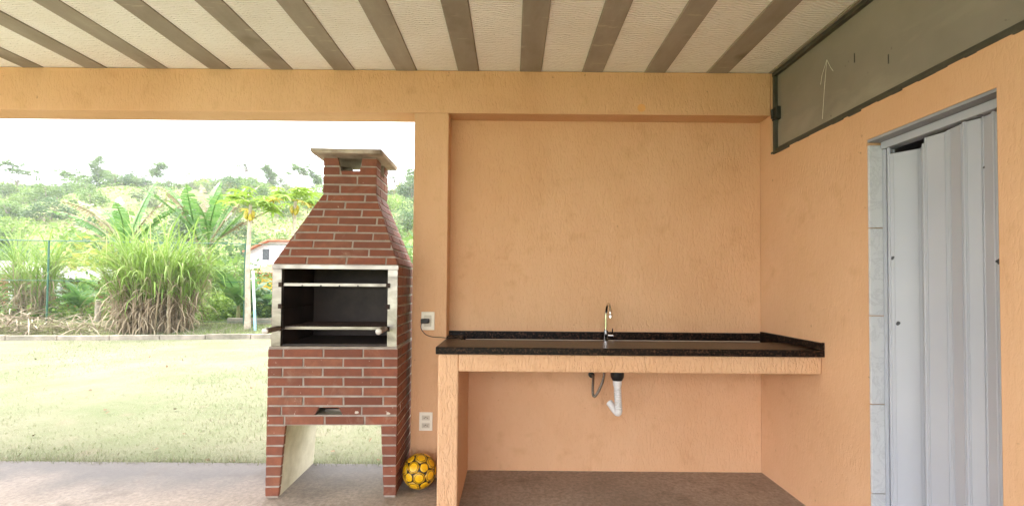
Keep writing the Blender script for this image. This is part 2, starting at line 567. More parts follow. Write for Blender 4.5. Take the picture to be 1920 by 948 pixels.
# lawn sheet from the porch edge to the kerb
xs = np.linspace(-26, 14, 121)
V, rows = [], 22
for j in range(rows + 1):
    t = j / rows
    for x in xs:
        y0, y1 = 3.252, float(kerb_y(x)) - 0.01
        y = y0 + (y1 - y0) * t
        V.append((x, y, -0.035 + 0.012 * math.sin(x * 1.3 + y) * math.sin(y * 0.9) * min(1, t * 6)))
I = np.arange(len(V)).reshape(rows + 1, len(xs))
F_ = np.stack([I[:-1, :-1], I[:-1, 1:], I[1:, 1:], I[1:, :-1]], -1).reshape(-1, 4)
tag(finish('lawn', np_mesh('lawn', V, F_), M['lawn'], smooth=True), kind='structure')

# kerb: low stones end to end
kerb = tag(bpy.data.objects.new('kerb', None), kind='structure')
COL.objects.link(kerb)
x = -20.0
while x < 8:
    L = random.uniform(0.95, 1.05)
    y0, y1 = float(kerb_y(x)), float(kerb_y(x + L - 0.015))
    h = 0.075 + random.uniform(-0.012, 0.012)
    X1 = x + L - 0.015
    MB().hexa([(x, y0, -0.12), (X1, y1, -0.12), (X1, y1 + 0.13, -0.12), (x, y0 + 0.13, -0.12)],
              [(x, y0 + 0.01, h), (X1, y1 + 0.01, h), (X1, y1 + 0.12, h), (x, y0 + 0.12, h)]).build('kerb_stone', M['kerb'], kerb, bevel=0.012)
    x += L

# back wall: pillar, lintel over the opening, recessed panel
bw = thing('back_wall', 'peach stucco wall with wide garden opening and recessed panel above the counter', 'wall')
MB().box(-0.672, -0.438, YW, YB, 0.0, LB).build('pillar', M['stucco'], bw, bevel=0.006)
MB().box(-5.6, XW - 0.002, YW, YB, LB, CEIL - 0.002).build('lintel', M['stucco'], bw, bevel=0.006)
MB().box(-0.438, XW - 0.002, YR, YB + 0.02, 0.0, LB - 0.001).build('recessed_panel', M['stucco'], bw)
mk = MB().tube([(0.872, YW - 0.0015, 2.503), (0.872, YW + 0.004, 2.503)], 0.027, 24).build('round_patch', M['mark'], bw)
MB().box(-5.6, -5.36, YW, YB, 0.0, LB).build('pillar', M['stucco'], bw, bevel=0.006)

# side wall with a door opening; its upper edge stops short of the ceiling
DY0, DY1, DZ, WT = 1.612, 2.207, 2.024, 2.2
sw = thing('side_wall', 'peach stucco side wall with a doorway, open above under the grey sheet', 'wall', (0, 0, 0))
t = 0.13
MB().box(XW, XW + t, DY1, YW, 0, WT).build('wall_section', M['stucco_smooth'], sw)
MB().box(XW, XW + t, YW, YB + 0.02, 0, CEIL - 0.002).build('wall_section', M['stucco_smooth'], sw)
MB().box(XW, XW + t, -3.0, DY0, 0, WT).build('wall_section', M['stucco_smooth'], sw)
MB().box(XW, XW + t, DY0, DY1, DZ + 0.002, WT).build('wall_section', M['stucco_smooth'], sw)
MB().box(XW + 0.003, XW + t, DY0, DY1, DZ - 0.012, DZ + 0.001).build('door_head', M['grey_paint'], sw)
zz = 0.0
for h in (0.30, 0.43, 0.43, 0.43, 0.41):
    MB().box(XW + 0.001, XW + 0.075, DY1 - 0.012, DY1 - 0.001, zz, min(zz + h - 0.004, DZ - 0.013)).build('tile', M['tile'], sw, bevel=0.0015)
    zz += h
# rough mortar lip on the wall's top edge
lip = MB()
y = -3.0
random.seed(3)
while y < YW - 0.03:
    L = random.uniform(0.03, 0.09)
    d = random.uniform(0.0, 0.012)
    lip.box(XW - 0.004 - d * 0.3, XW + 0.06, y, min(y + L, YW - 0.002), WT - 0.006 - d, WT + 0.004)
    y += L
lip.build('mortar_lip', M['sheet_frame'], sw)

# the room behind the side wall
rm = thing('inner_room', 'dim room behind the folding door', 'room', (0, 0, 0))
MB().box(3.9, 4.05, -3.0, YB + 0.02, 0, CEIL - 0.003).build('wall_section', M['house_white'], rm)
MB().box(XW + t, 3.9, YB - 0.1, YB + 0.02, 0, CEIL - 0.003).build('wall_section', M['house_white'], rm)
MB().box(XW + t, 3.9, -3.0, -2.88, 0, CEIL - 0.003).build('wall_section', M['house_white'], rm)

# ceiling: concrete joists with polystyrene blocks between them
ceil_ = tag(bpy.data.objects.new('ceiling', None), kind='structure')
COL.objects.link(ceil_)
MB().box(-5.9, 4.1, -2.8, 3.42, CEIL + 0.05, CEIL + 0.2).build('roof_slab', M['joist'], ceil_)
random.seed(5)
for k in range(-14, 10):
    x0 = 0.045 + 0.4245 * k
    w_ = 0.141 + random.uniform(-0.004, 0.004)
    MB().box(x0, x0 + w_, -2.8, YW + 0.06 if x0 < XW else 3.2, CEIL - 0.006, CEIL + 0.05).build('concrete_joist', M['joist'], ceil_, bevel=0.004)
    bx0, bx1 = x0 + w_ + 0.002, x0 + 0.4245 - 0.002
    if x0 < XW < bx1:
        bx1 = XW + 0.3
    y = YW + 0.06
    while y > -2.8:
        y2 = max(-2.8, y - 1.0 + (random.uniform(-0.6, 0.0) if y > 3 else 0))
        dz = random.uniform(0, 0.003)
        MB().box(bx0, bx1, y2 + 0.002, y, CEIL + dz, CEIL + 0.049).build('foam_block', M['foam'], ceil_)
        y = y2

# ------------------------------------------------------------------ grey metal sheet over the side wall
ms_ = thing('metal_panel', 'olive grey metal sheet closing the gap between side wall and ceiling', 'panel', (XW, 1.2, WT))
b = (XW, 1.2, WT)
MB().box(XW + 0.030, XW + 0.034, -2.9, YW - 0.004, WT + 0.004, CEIL - 0.03).build('sheet', M['sheet'], ms_, b)
MB().box(XW + 0.004, XW + 0.045, -2.9, YW - 0.004, CEIL - 0.032, CEIL - 0.006).build('top_rail', M['sheet_frame'], ms_, b, bevel=0.003)
MB().box(XW + 0.008, XW + 0.045, YW - 0.026, YW - 0.003, WT + 0.004, CEIL - 0.034).build('side_rail', M['sheet_frame'], ms_, b, bevel=0.003)
MB().box(XW + 0.012, XW + 0.06, -2.9, YW - 0.03, WT + 0.003, WT + 0.028).build('bottom_rail', M['sheet_frame'], ms_, b, bevel=0.003)
hg = MB().box(XW + 0.0, XW + 0.03, YW - 0.062, YW - 0.008, 2.415, 2.50).build('hinge', M['hinge'], ms_, b, bevel=0.003)
MB().tube([(XW - 0.004, YW - 0.02, 2.43), (XW - 0.004, YW - 0.02, 2.49)], 0.009, 10).build('hinge_pin', M['hinge'], hg, b, smooth=True)
def chalk_line(pts, wd, name):
    m = MB()
    for (y0, z0), (y1, z1) in zip(pts[:-1], pts[1:]):
        d = Vector((0, y1 - y0, z1 - z0)).normalized()
        nrm = Vector((0, -d.z, d.y)) * wd
        a_, c_ = Vector((XW + 0.0296, y0, z0)), Vector((XW + 0.0296, y1, z1))
        m.prism([a_ - nrm, a_ + nrm, c_ + nrm * 0.8, c_ - nrm * 0.8], (-0.0006, 0, 0))
    return m.build(name, M['chalk'], ms_, b)
CH_A, CH_B = (2.565, 2.265), (2.525, 2.59)
chalk_line([CH_A, (2.547, 2.43), CH_B], 0.0016, 'chalk_mark')
chalk_line([CH_B, (2.565, 2.52), (2.578, 2.47)], 0.0013, 'chalk_mark')
chalk_line([CH_B, (2.495, 2.53), (2.475, 2.50)], 0.0013, 'chalk_mark')
for (y, z, l) in ((2.32, 2.47, 0.05), (2.11, 2.36, 0.045), (1.60, 2.47, 0.09)):
    m = MB().box(XW + 0.0290, XW + 0.0297, y - 0.003, y + 0.003, z, z + l)
    m.build('scratch', M['hinge'], ms_, b)

# ------------------------------------------------------------------ folding door
dr = thing('folding_door', 'pale grey vinyl folding door hanging half creased in the doorway', 'door', (1.84, 1.9, 0))
b = (1.84, 1.9, 0)
MB().box(1.812, 1.872, DY0 + 0.001, DY1 - 0.014, DZ - 0.05, DZ - 0.014).build('track', M['pvc'], dr, b, bevel=0.002)
MB().box(1.818, 1.866, DY1 - 0.036, DY1 - 0.0135, 0.0, DZ - 0.052).build('stile', M['pvc'], dr, b, bevel=0.002)
zig = [(1.842, 2.165), (1.815, 2.150), (1.888, 2.052), (1.832, 1.985), (1.850, 1.888), (1.832, 1.806), (1.852, 1.748), (1.838, 1.700), (1.850, 1.618)]
tops = [0.058, 0.085, 0.090, 0.062, 0.058, 0.056, 0.056, 0.056]
for k in range(len(zig) - 1):
    p, q = Vector((*zig[k], 0)), Vector((*zig[k + 1], 0))
    d = (q - p).normalized()
    nrm = Vector((-d.y, d.x, 0))
    z1 = DZ - tops[k]
    g = 0.005
    if (q - p).length < 0.05:
        g = 0.002
    a_, c_ = p + d * g, q - d * g
    pn = MB().prism([a_ - nrm * 0.004, a_ + nrm * 0.004, c_ + nrm * 0.004, c_ - nrm * 0.004], (0, 0, z1 - 0.012))
    pn.v = [(x_, y_, z_ + 0.012) for x_, y_, z_ in pn.v]
    po = pn.build('panel', M['pvc'], dr, b, bevel=0.0015)
    if (q - p).length > 0.05:
        for t_ in (0.14, 0.86):
            c0 = p.lerp(q, t_)
            rb = MB().prism([c0 - d * 0.002 - nrm * 0.0062, c0 + d * 0.002 - nrm * 0.0062, c0 + d * 0.002 + nrm * 0.0062, c0 - d * 0.002 + nrm * 0.0062], (0, 0, z1 - 0.014))
            rb.v = [(x_, y_, z_ + 0.013) for x_, y_, z_ in rb.v]
            rb.build('rib', M['pvc'], po, b)
    MB().tube([(q.x, q.y, 0.012), (q.x, q.y, z1 + 0.004)], 0.0062, 8).build('fold_strip', M['pvc'], dr, b, smooth=True)
for z in (1.225, 1.150):
    MB().tube([(1.826, 1.640, z), (1.79, 1.628, z)], 0.006, 8).build('bolt', M['hinge'], dr, b, smooth=True)

# ------------------------------------------------------------------ counter
ct = thing('counter', 'peach stucco counter with dark granite top along the recessed wall', 'counter', (0.66, 2.54, 0))
b = (0.66, 2.54, 0)
XL, XR = -0.424, XW - 0.001
MB().box(-0.413, -0.298, 2.54, YR - 0.001, 0.0, 0.901).build('leg', M['stucco_coarse'], ct, b, bevel=0.008)
MB().box(-0.298, XR - 0.001, 2.541, 2.62, 0.803, 0.901).build('apron', M['stucco_coarse'], ct, b, bevel=0.006)
MB().box(-0.297, XR - 0.001, 2.62, YR - 0.002, 0.838, 0.893).build('shelf_slab', M['stucco'], ct, b)
top = MB()
top.box(XL, XR, 2.515, 2.85, 0.9035, 0.9435)           # raised front rim
top.box(XL, -0.33, 2.851, YW - 0.002, 0.9035, 0.9435)
top.box(-0.329, XR, 2.851, YR - 0.022, 0.894, 0.908)    # sunken surface
top.box(-0.437, -0.329, YW - 0.001, YR - 0.022, 0.9035, 0.9435)
tp = top.build('granite_top', M['granite'], ct, b, bevel=0.003)
MB().box(-0.437, XR, YR - 0.021, YR - 0.001, 0.9045, 0.970).build('backsplash', M['granite'], ct, b, bevel=0.002)
MB().box(XR - 0.02, XR - 0.0005, 2.532, YR - 0.022, 0.9085, 0.982).build('backsplash', M['granite'], ct, b, bevel=0.002)
MB().box(XR - 0.021, XR + 0.0005, 2.516, 2.5315, 0.944, 0.984).build('backsplash_end', M['granite'], ct, b, bevel=0.002)
MB().tube([(-0.32, YR - 0.0225, 0.9125), (XR - 0.022, YR - 0.0225, 0.9125)], 0.003, 6).build('reflection_strip', M['socket'], ct, b, smooth=True)  # pale strip modelled in place of the bright reflection along the backsplash foot

# faucet
fx, fy = 0.642, 3.06
fc = thing('faucet', 'chrome gooseneck faucet with side lever on the granite top', 'faucet', (fx, fy, 0.908))
b = (fx, fy, 0.908)
body = MB().tube([(fx, fy, 0.908), (fx, fy, 0.914), (fx, fy, 0.915), (fx, fy, 0.99), (fx, fy, 0.992)], [0.024, 0.024, 0.016, 0.016, 0.011], 16)
body.build('body', M['chrome'], fc, b, smooth=True)
path = [(fx, fy, 0.99), (fx + 0.001, fy, 1.09)]
for a_ in np.linspace(0, math.pi, 12):
    path.append((fx + 0.002 + 0.006 * a_ / math.pi, fy - 0.055 + 0.055 * math.cos(a_), 1.10 + 0.072 * math.sin(a_)))
path.append((fx + 0.008, fy - 0.11, 1.095))
MB().tube(path, 0.0085, 12).build('spout', M['chrome'], fc, b, smooth=True)
MB().tube([(fx + 0.008, fy - 0.11, 1.112), (fx + 0.008, fy - 0.11, 1.108), (fx + 0.008, fy - 0.11, 1.082), (fx + 0.008, fy - 0.11, 1.08)], [0.010, 0.0125, 0.0125, 0.009], 14).build('aerator', M['chrome'], fc, b, smooth=True)
lv = MB().tube([(fx + 0.012, fy, 0.955), (fx + 0.05, fy - 0.002, 0.955)], 0.0085, 10).build('valve', M['chrome'], fc, b, smooth=True)
MB().tube([(fx + 0.046, fy - 0.002, 0.952), (fx + 0.044, fy - 0.006, 1.004)], [0.005, 0.004], 8).build('lever', M['chrome'], lv, b, smooth=True)

# drain under the counter
dx, dy = 0.667, 2.83
dn = thing('drain_pipe', 'white corrugated drain pipe with black collar hanging under the counter', 'pipe', (dx, dy, 0.838))
b = (dx, dy, 0.838)
MB().tube([(dx, dy, 0.8375), (dx, dy, 0.75), (dx, dy, 0.722), (dx, dy, 0.705), (dx, dy, 0.700)], [0.042, 0.042, 0.041, 0.033, 0.030], 20).build('collar', M['black'], dn, b, smooth=True)
MB().tube([(dx, dy, 0.6995), (dx, dy, 0.672), (dx + 0.001, dy, 0.652)], [0.028, 0.027, 0.020], 16).build('tailpiece', M['white'], dn, b, smooth=True)
pth, rd = [], []
n = 52
for k in range(n):
    t_ = k / (n - 1)
    pth.append((dx + 0.001 + 0.006 * t_, dy - 0.004 * t_, 0.654 - 0.135 * t_))
    rd.append(0.0215 + 0.0035 * math.sin(k * math.pi / 2))
MB().tube(pth, rd, 14).build('corrugated_hose', M['white'], dn, b, smooth=True)
ex, ez = dx + 0.008, 0.52
MB().tube(smooth_path([(ex, dy - 0.003, ez), (ex, dy - 0.002, ez - 0.014), (ex - 0.004, dy + 0.012, ez - 0.024), (ex - 0.02, dy + 0.04, ez - 0.008), (ex - 0.034, dy + 0.066, ez + 0.014), (ex - 0.040, dy + 0.076, ez + 0.022)], 4),
          0.0225, 14).build('elbow', M['white'], dn, b, smooth=True)

# braided water hose
wh = thing('water_hose', 'braided metal water hose looped under the counter beside the drain pipe', 'hose', (0.56, 3.156, 0.67))
b = (0.56, 3.156, 0.67)
MB().tube([(0.56, 3.157, 0.672), (0.56, 3.13, 0.672), (0.56, 3.128, 0.672), (0.56, 3.105, 0.672)], [0.02, 0.02, 0.013, 0.013], 12).build('wall_fitting', M['hinge'], wh, b, smooth=True)
MB().tube(smooth_path([(0.56, 3.105, 0.672), (0.558, 3.06, 0.672), (0.552, 3.03, 0.655), (0.546, 3.01, 0.61), (0.546, 3.0, 0.572), (0.554, 2.99, 0.560), (0.568, 2.985, 0.575), (0.59, 2.98, 0.62), (0.612, 2.985, 0.68), (0.622, 3.0, 0.76), (0.626, 3.02, 0.8375)]), 0.0085, 8).build('braided_tube', M['braid'], wh, b, smooth=True)

# ------------------------------------------------------------------ outlets and cord
def plate(name, label, cx, cz, double):
    t_ = thing(name, label, 'outlet', (cx, YW, cz))
    MB().box(-0.045, 0.045, -0.009, -0.0005, -0.0615, 0.0615).build('cover_plate', M['plate'], t_, bevel=0.004)
    if double:
        for s in (-1, 1):
            q = MB().box(-0.026, 0.026, -0.0125, -0.0092, s * 0.026 - 0.016, s * 0.026 + 0.016).build('socket', M['socket'], t_, bevel=0.002)
            for ox in (-0.010, 0.0, 0.010):
                MB().tube([(ox, -0.0129, s * 0.026 + (0.004 if ox == 0 else -0.001)), (ox, -0.0122, s * 0.026 + (0.004 if ox == 0 else -0.001))], 0.0032, 10).build('hole', M['black'], q)
    else:
        MB().box(-0.024, 0.024, -0.0125, -0.0092, -0.038, 0.038).build('socket', M['socket'], t_, bevel=0.002)
    return t_
plate('wall_outlet', 'ivory outlet plate with black plug on the pillar at counter height', -0.563, 1.047, False)
plate('wall_outlet', 'ivory double outlet plate low on the pillar above the yellow ball', -0.568, 0.377, True)
cd = thing('power_cord', 'thin black cord with plug drooping from upper outlet onto granite top', 'cord', (-0.58, YW - 0.0135, 1.05))
b = (-0.58, YW - 0.0135, 1.05)
MB().box(-0.605, -0.55, YW - 0.045, YW - 0.0135, 1.033, 1.063).build('plug', M['black'], cd, b, bevel=0.005)
P = [(-0.597, YW - 0.042, 1.038), (-0.600, YW - 0.05, 1.015), (-0.594, YW - 0.05, 0.99), (-0.565, YW - 0.06, 0.962), (-0.52, YW - 0.075, 0.949), (-0.46, YW - 0.09, 0.9475), (-0.40, YW - 0.12, 0.947), (-0.36, YW - 0.10, 0.9475), (-0.345, YW - 0.05, 0.949), (-0.37, YW - 0.03, 0.955), (-0.39, YW - 0.06, 0.949), (-0.34, YW - 0.1, 0.948), (-0.31, YW - 0.12, 0.93), (-0.27, YW - 0.12, 0.912), (-0.18, YW - 0.10, 0.911), (-0.12, YW - 0.13, 0.911)]
MB().tube(smooth_path(P), 0.0026, 7).build('wire', M['black'], cd, b, smooth=True)

# ------------------------------------------------------------------ brick barbecue (local axes: x right, y to the back, origin at the front foot line)
BX, BY, BYAW = -1.085, 2.742, R(1.8)
bq = thing('brick_barbecue', 'red brick barbecue with chimney standing at the garden opening', 'barbecue', (BX, BY, 0), BYAW)
DEP = 0.525

def clip(poly, n, c):
    """keep the part of a 2-D polygon where n.p <= c"""
    out = []
    for i in range(len(poly)):
        p, q = poly[i], poly[(i + 1) % len(poly)]
        dp, dq = n[0] * p[0] + n[1] * p[1] - c, n[0] * q[0] + n[1] * q[1] - c
        if dp <= 0:
            out.append(p)
        if dp * dq < 0:
            s = dp / (dp - dq)
            out.append((p[0] + (q[0] - p[0]) * s, p[1] + (q[1] - p[1]) * s))
    return out
def area(p):
    return 0.5 * sum(p[i][0] * p[(i + 1) % len(p)][1] - p[(i + 1) % len(p)][0] * p[i][1] for i in range(len(p)))
def edges(poly):
    """half planes of a counter-clockwise convex polygon"""
    r = []
    for i in range(len(poly)):
        p, q = poly[i], poly[(i + 1) % len(poly)]
        ex, ey = q[0] - p[0], q[1] - p[1]
        L = math.hypot(ex, ey)
        n = (ey / L, -ex / L)
        r.append((n, n[0] * p[0] + n[1] * p[1]))
    return r
def inset(poly, d):
    out = list(poly)
    for n, c in edges(poly):
        out = clip(out, n, c - d)
        if len(out) < 3:
            return poly
    return out

def one_brick(parent, poly, O, U, V, Nn, proud, deep):
    pl = []
    for p in poly:
        if not pl or math.hypot(p[0] - pl[-1][0], p[1] - pl[-1][1]) > 1e-4:
            pl.append(p)
    if len(pl) > 1 and math.hypot(pl[0][0] - pl[-1][0], pl[0][1] - pl[-1][1]) < 1e-4:
        pl.pop()
    if len(pl) < 3 or abs(area(pl)) < 1.2e-4:
        return
    if area(pl) < 0:
        pl.reverse()
    pl = [(p[0] + random.uniform(-0.0013, 0.0013), p[1] + random.uniform(-0.0013, 0.0013)) for p in pl]
    ins = inset(pl, 0.0022)
    if len(ins) != len(pl):
        ins = pl
    n = len(pl)
    h = proud + random.uniform(-0.0008, 0.0012)
    P3 = lambda p, z: O + U * p[0] + V * p[1] + Nn * z
    vs = [P3(p, -deep) for p in pl] + [P3(p, h - 0.0014) for p in pl] + [P3(p, h) for p in ins]
    fs = [tuple(range(2 * n, 3 * n)), tuple(range(n - 1, -1, -1))]
    for k in range(2):
        for i in range(n):
            j = (i + 1) % n
            fs.append((k * n + i, k * n + j, (k + 1) * n + j, (k + 1) * n + i))
    MB().add(vs, fs).build('brick', M['brick'], parent)

def brick_face(parent, O, U, V, face, ch, bl, phase, joint=0.0115, proud=0.004, deep=0.003, hole=None, shift=None):
    """running-bond bricks over a convex face polygon (u,v); a trapezoid hole may be left open"""
    O, U, V = Vector(O), Vector(U).normalized(), Vector(V).normalized()
    Nn = U.cross(V)
    hp = edges(face)
    umin, umax = min(p[0] for p in face), max(p[0] for p in face)
    vmin, vmax = min(p[1] for p in face), max(p[1] for p in face)
    nrow = int(round((vmax - vmin) / ch))
    ch = (vmax - vmin) / nrow
    for r in range(nrow):
        v0, v1 = vmin + r * ch + joint * 0.5, vmin + (r + 1) * ch - joint * 0.5
        ph = phase[r % len(phase)]
        u = umin + ph - bl * 2
        while u < umax:
            rect = [(u + joint / 2, v0), (u + bl - joint / 2, v0), (u + bl - joint / 2, v1), (u + joint / 2, v1)]
            u += bl
            for n, c in hp:
                rect = clip(rect, n, c)
                if len(rect) < 3:
                    break
            if len(rect) < 3:
                continue
            pieces = [rect]
            if hole:
                lo, hi = min(p[1] for p in hole), max(p[1] for p in hole)
                if v1 > lo + 0.004 and v0 < hi - 0.004:
                    hb = edges(hole)   # bottom, right, top, left
                    (nb, cb), (nr, cr), (nt, ctp), (nl, cl) = hb
                    pieces = [clip(rect, (-nl[0], -nl[1]), -cl), clip(rect, (-nr[0], -nr[1]), -cr)]
                    mid = clip(clip(rect, nl, cl), nr, cr) if len(rect) > 2 else []
                    if len(mid) > 2:
                        pieces += [clip(mid, (-nb[0], -nb[1]), -cb), clip(mid, (-nt[0], -nt[1]), -ctp)]
            for p in pieces:
                if len(p) > 2:
                    one_brick(parent, p, O, U, V, Nn, proud, deep)

XB = 0.386                                # half width of the base
AR = 0.434                                # height of the arch
BT = 0.898                                # top of the base
# base shell
bs = MB()
bs.prism([(-XB, 0, 0), (-XB + 0.070, 0, 0), (-XB + 0.104, 0, AR), (-XB, 0, AR)], (0, 0.022, 0))
bs.prism([(XB, 0, 0), (XB - 0.066, 0, 0), (XB - 0.088, 0, AR), (XB, 0, AR)], (0, 0.022, 0))
SLOT = [(-0.106, 0.497), (0.064, 0.497), (0.040, 0.540), (-0.080, 0.540)]
bs.box(-XB, XB, 0, 0.03, 0.541, BT)
bs.box(-XB, XB, 0, 0.03, AR, 0.496)
bs.prism([(-XB, 0, 0.496), (-0.106, 0, 0.496), (-0.080, 0, 0.541), (-XB, 0, 0.541)], (0, 0.03, 0))
bs.prism([(XB, 0, 0.496), (0.064, 0, 0.496), (0.040, 0, 0.541), (XB, 0, 0.541)], (0, 0.03, 0))
bs.box(-XB, -XB + 0.05, 0.03, DEP - 0.03, AR, BT)
bs.box(XB - 0.05, XB, 0.03, DEP - 0.03, AR, BT)
bs.box(-XB, XB, DEP - 0.03, DEP, AR, BT)
base = bs.build('base', M['mortar'], bq)
for s in (-1, 1):
    a0, a1 = (0.068, 0.100) if s < 0 else (0.064, 0.086)
    MB().prism([(s * (XB - 0.001), 0.022, 0), (s * (XB - a0), 0.022, 0), (s * (XB - a1), 0.022, AR + 0.002), (s * (XB - 0.001), 0.022, AR + 0.002)], (0, DEP - 0.022, 0)).build('leg', M['cream'], bq)
MB().box(-XB + 0.051, XB - 0.051, 0.031, DEP - 0.031, AR + 0.001, 0.494).build('ash_shelf', M['cream'], bq)
MB().box(-0.07, 0.05, 0.06, 0.2, 0.496, 0.515).build('ash_drawer', M['steel'], bq, bevel=0.003)
MB().box(-XB + 0.0, XB + 0.001, -0.006, DEP, BT, 0.909).build('ledge', M['mortar'], bq, bevel=0.002)
random.seed(21)
PH = (0.0, 0.0)
# front of the base, then the leg fronts, then the sides
brick_face(base, (-XB, 0, AR), (1, 0, 0), (0, 0, 1), [(-0.004, 0), (2 * XB + 0.004, 0), (2 * XB + 0.004, BT - AR), (-0.004, BT - AR)], 0.058, 0.2405,
           (0.105, 0.085, 0.215, 0.09, 0.213, 0.088, 0.211, 0.09), hole=[(p[0] + XB, p[1] - AR) for p in SLOT])
brick_face(base, (-XB, 0, 0), (1, 0, 0), (0, 0, 1), [(-0.004, 0.006), (0.073, 0.006), (0.107, AR), (-0.004, AR)], 0.0612, 0.4, (-0.2,), deep=0.02)
brick_face(base, (XB, 0, 0), (1, 0, 0), (0, 0, 1), [(-0.069, 0.006), (0.004, 0.006), (0.004, AR), (-0.091, AR)], 0.0612, 0.4, (-0.2,), deep=0.02)
side = [(0, 0.006), (DEP, 0.006), (DEP, BT), (0, BT)]
brick_face(base, (XB, 0, 0), (0, 1, 0), (0, 0, 1), side, 0.0595, 0.2405, (0.12, 0.0))
brick_face(base, (-XB, DEP, 0), (0, -1, 0), (0, 0, 1), side, 0.0595, 0.2405, (0.12, 0.0))

# firebox: sooty lining, brick sides, steel face frame
FL, FR, FB_, FT = -0.372, 0.382, 0.910, 1.402
OL, OR = -0.318, 0.324
fb = MB()
fb.box(FL, FL + 0.028, 0.004, DEP - 0.01, FB_, FT)
fb.box(FR - 0.028, FR, 0.004, DEP - 0.01, FB_, FT)
fb.box(FL, FR, DEP - 0.01, DEP, FB_, FT)
fbx = fb.build('firebox', M['mortar'], bq)
ln = MB()
ln.box(OL - 0.02, OL - 0.002, 0.006, DEP - 0.04, FB_ + 0.012, FT - 0.002)
ln.box(OR + 0.002, OR + 0.02, 0.006, DEP - 0.04, FB_ + 0.012, FT - 0.002)
ln.box(OL - 0.02, OR + 0.02, DEP - 0.04, DEP - 0.012, FB_ + 0.012, FT - 0.002)
ln.box(OL - 0.02, OR + 0.02, 0.02, DEP - 0.04, FB_ + 0.001, FB_ + 0.012)
lin = ln.build('lining', M['soot'], bq)
fr = MB()
fr.box(FL - 0.001, OL, -0.004, 0.003, FB_, FT - 0.022)
fr.box(OR, FR + 0.001, -0.004, 0.003, FB_, FT - 0.022)
fr.box(OL - 0.003, OL, 0.003, 0.03, FB_, FT - 0.022)
fr.box(OR, OR + 0.003, 0.003, 0.03, FB_, FT - 0.022)
fr.box(FL - 0.006, FR + 0.006, -0.007, 0.003, FT - 0.0215, FT + 0.004)
fr.build('face_frame', M['steel'], bq, bevel=0.001)
sd_ = [(0, 0), (DEP, 0), (DEP, FT - FB_), (0, FT - FB_)]
brick_face(fbx, (FR, 0.0, FB_), (0, 1, 0), (0, 0, 1), sd_, 0.0612, 0.2405, (0.0, 0.12))
brick_face(fbx, (FL, DEP, FB_), (0, -1, 0), (0, 0, 1), sd_, 0.0612, 0.2405, (0.0, 0.12))
for z in (1.285, 1.155, 1.020):
    for s in (-1, 1):
        x0 = OL if s < 0 else OR
        xa, xb = (x0 - 0.012, x0 + 0.018) if s < 0 else (x0 - 0.018, x0 + 0.012)
        MB().box(xa, xb, -0.014, 0.42, z - 0.014, z - 0.009).build('bracket', M['rust'], bq)
        xa, xb = (x0 - 0.014, x0 + 0.008) if s < 0 else (x0 - 0.008, x0 + 0.014)
        MB().box(xa, xb, -0.0145, -0.0045, z - 0.016, z + 0.012).build('bracket_end', M['rust'], bq)

# hood
CL, CR, CF, CB, HT = -0.128, 0.204, 0.135, 0.425, 1.866
hb = [(FL, 0, FT + 0.004), (FR, 0, FT + 0.004), (FR, DEP, FT + 0.004), (FL, DEP, FT + 0.004)]
ht = [(CL, CF, HT), (CR, CF, HT), (CR, CB, HT), (CL, CB, HT)]
hm = MB()
ib = [(FL + .03, .03, FT + 0.004), (FR - .03, .03, FT + 0.004), (FR - .03, DEP - .03, FT + 0.004), (FL + .03, DEP - .03, FT + 0.004)]
it = [(CL + .03, CF + .03, HT), (CR - .03, CF + .03, HT), (CR - .03, CB - .03, HT), (CL + .03, CB - .03, HT)]
for i in range(4):
    j = (i + 1) % 4
    hm.add([hb[i], hb[j], ht[j], ht[i], ib[i], ib[j], it[j], it[i]], [(0, 1, 2, 3), (5, 4, 7, 6), (0, 4, 5, 1), (3, 2, 6, 7), (0, 3, 7, 4), (1, 5, 6, 2)])
hood = hm.build('hood', M['mortar'], bq)
def slope(p0, p1, q1, q0, phase):
    p0, p1, q1, q0 = (Vector(p) for p in (p0, p1, q1, q0))
    U = (p1 - p0).normalized()
    Nn = U.cross(q0 - p0).normalized()
    V = Nn.cross(U)
    loc = lambda p: ((p - p0).dot(U), (p - p0).dot(V))
    brick_face(hood, p0, U, V, [loc(p0), loc(p1), loc(q1), loc(q0)], 0.0545, 0.2405, phase)
slope(hb[0], hb[1], ht[1], ht[0], (0.20, 0.09, 0.225, 0.105, 0.0, 0.12, 0.02, 0.15, 0.03))
slope(hb[1], hb[2], ht[2], ht[1], (0.0, 0.12))
slope(hb[2], hb[3], ht[3], ht[2], (0.0, 0.12))
slope(hb[3], hb[0], ht[0], ht[3], (0.0, 0.12))

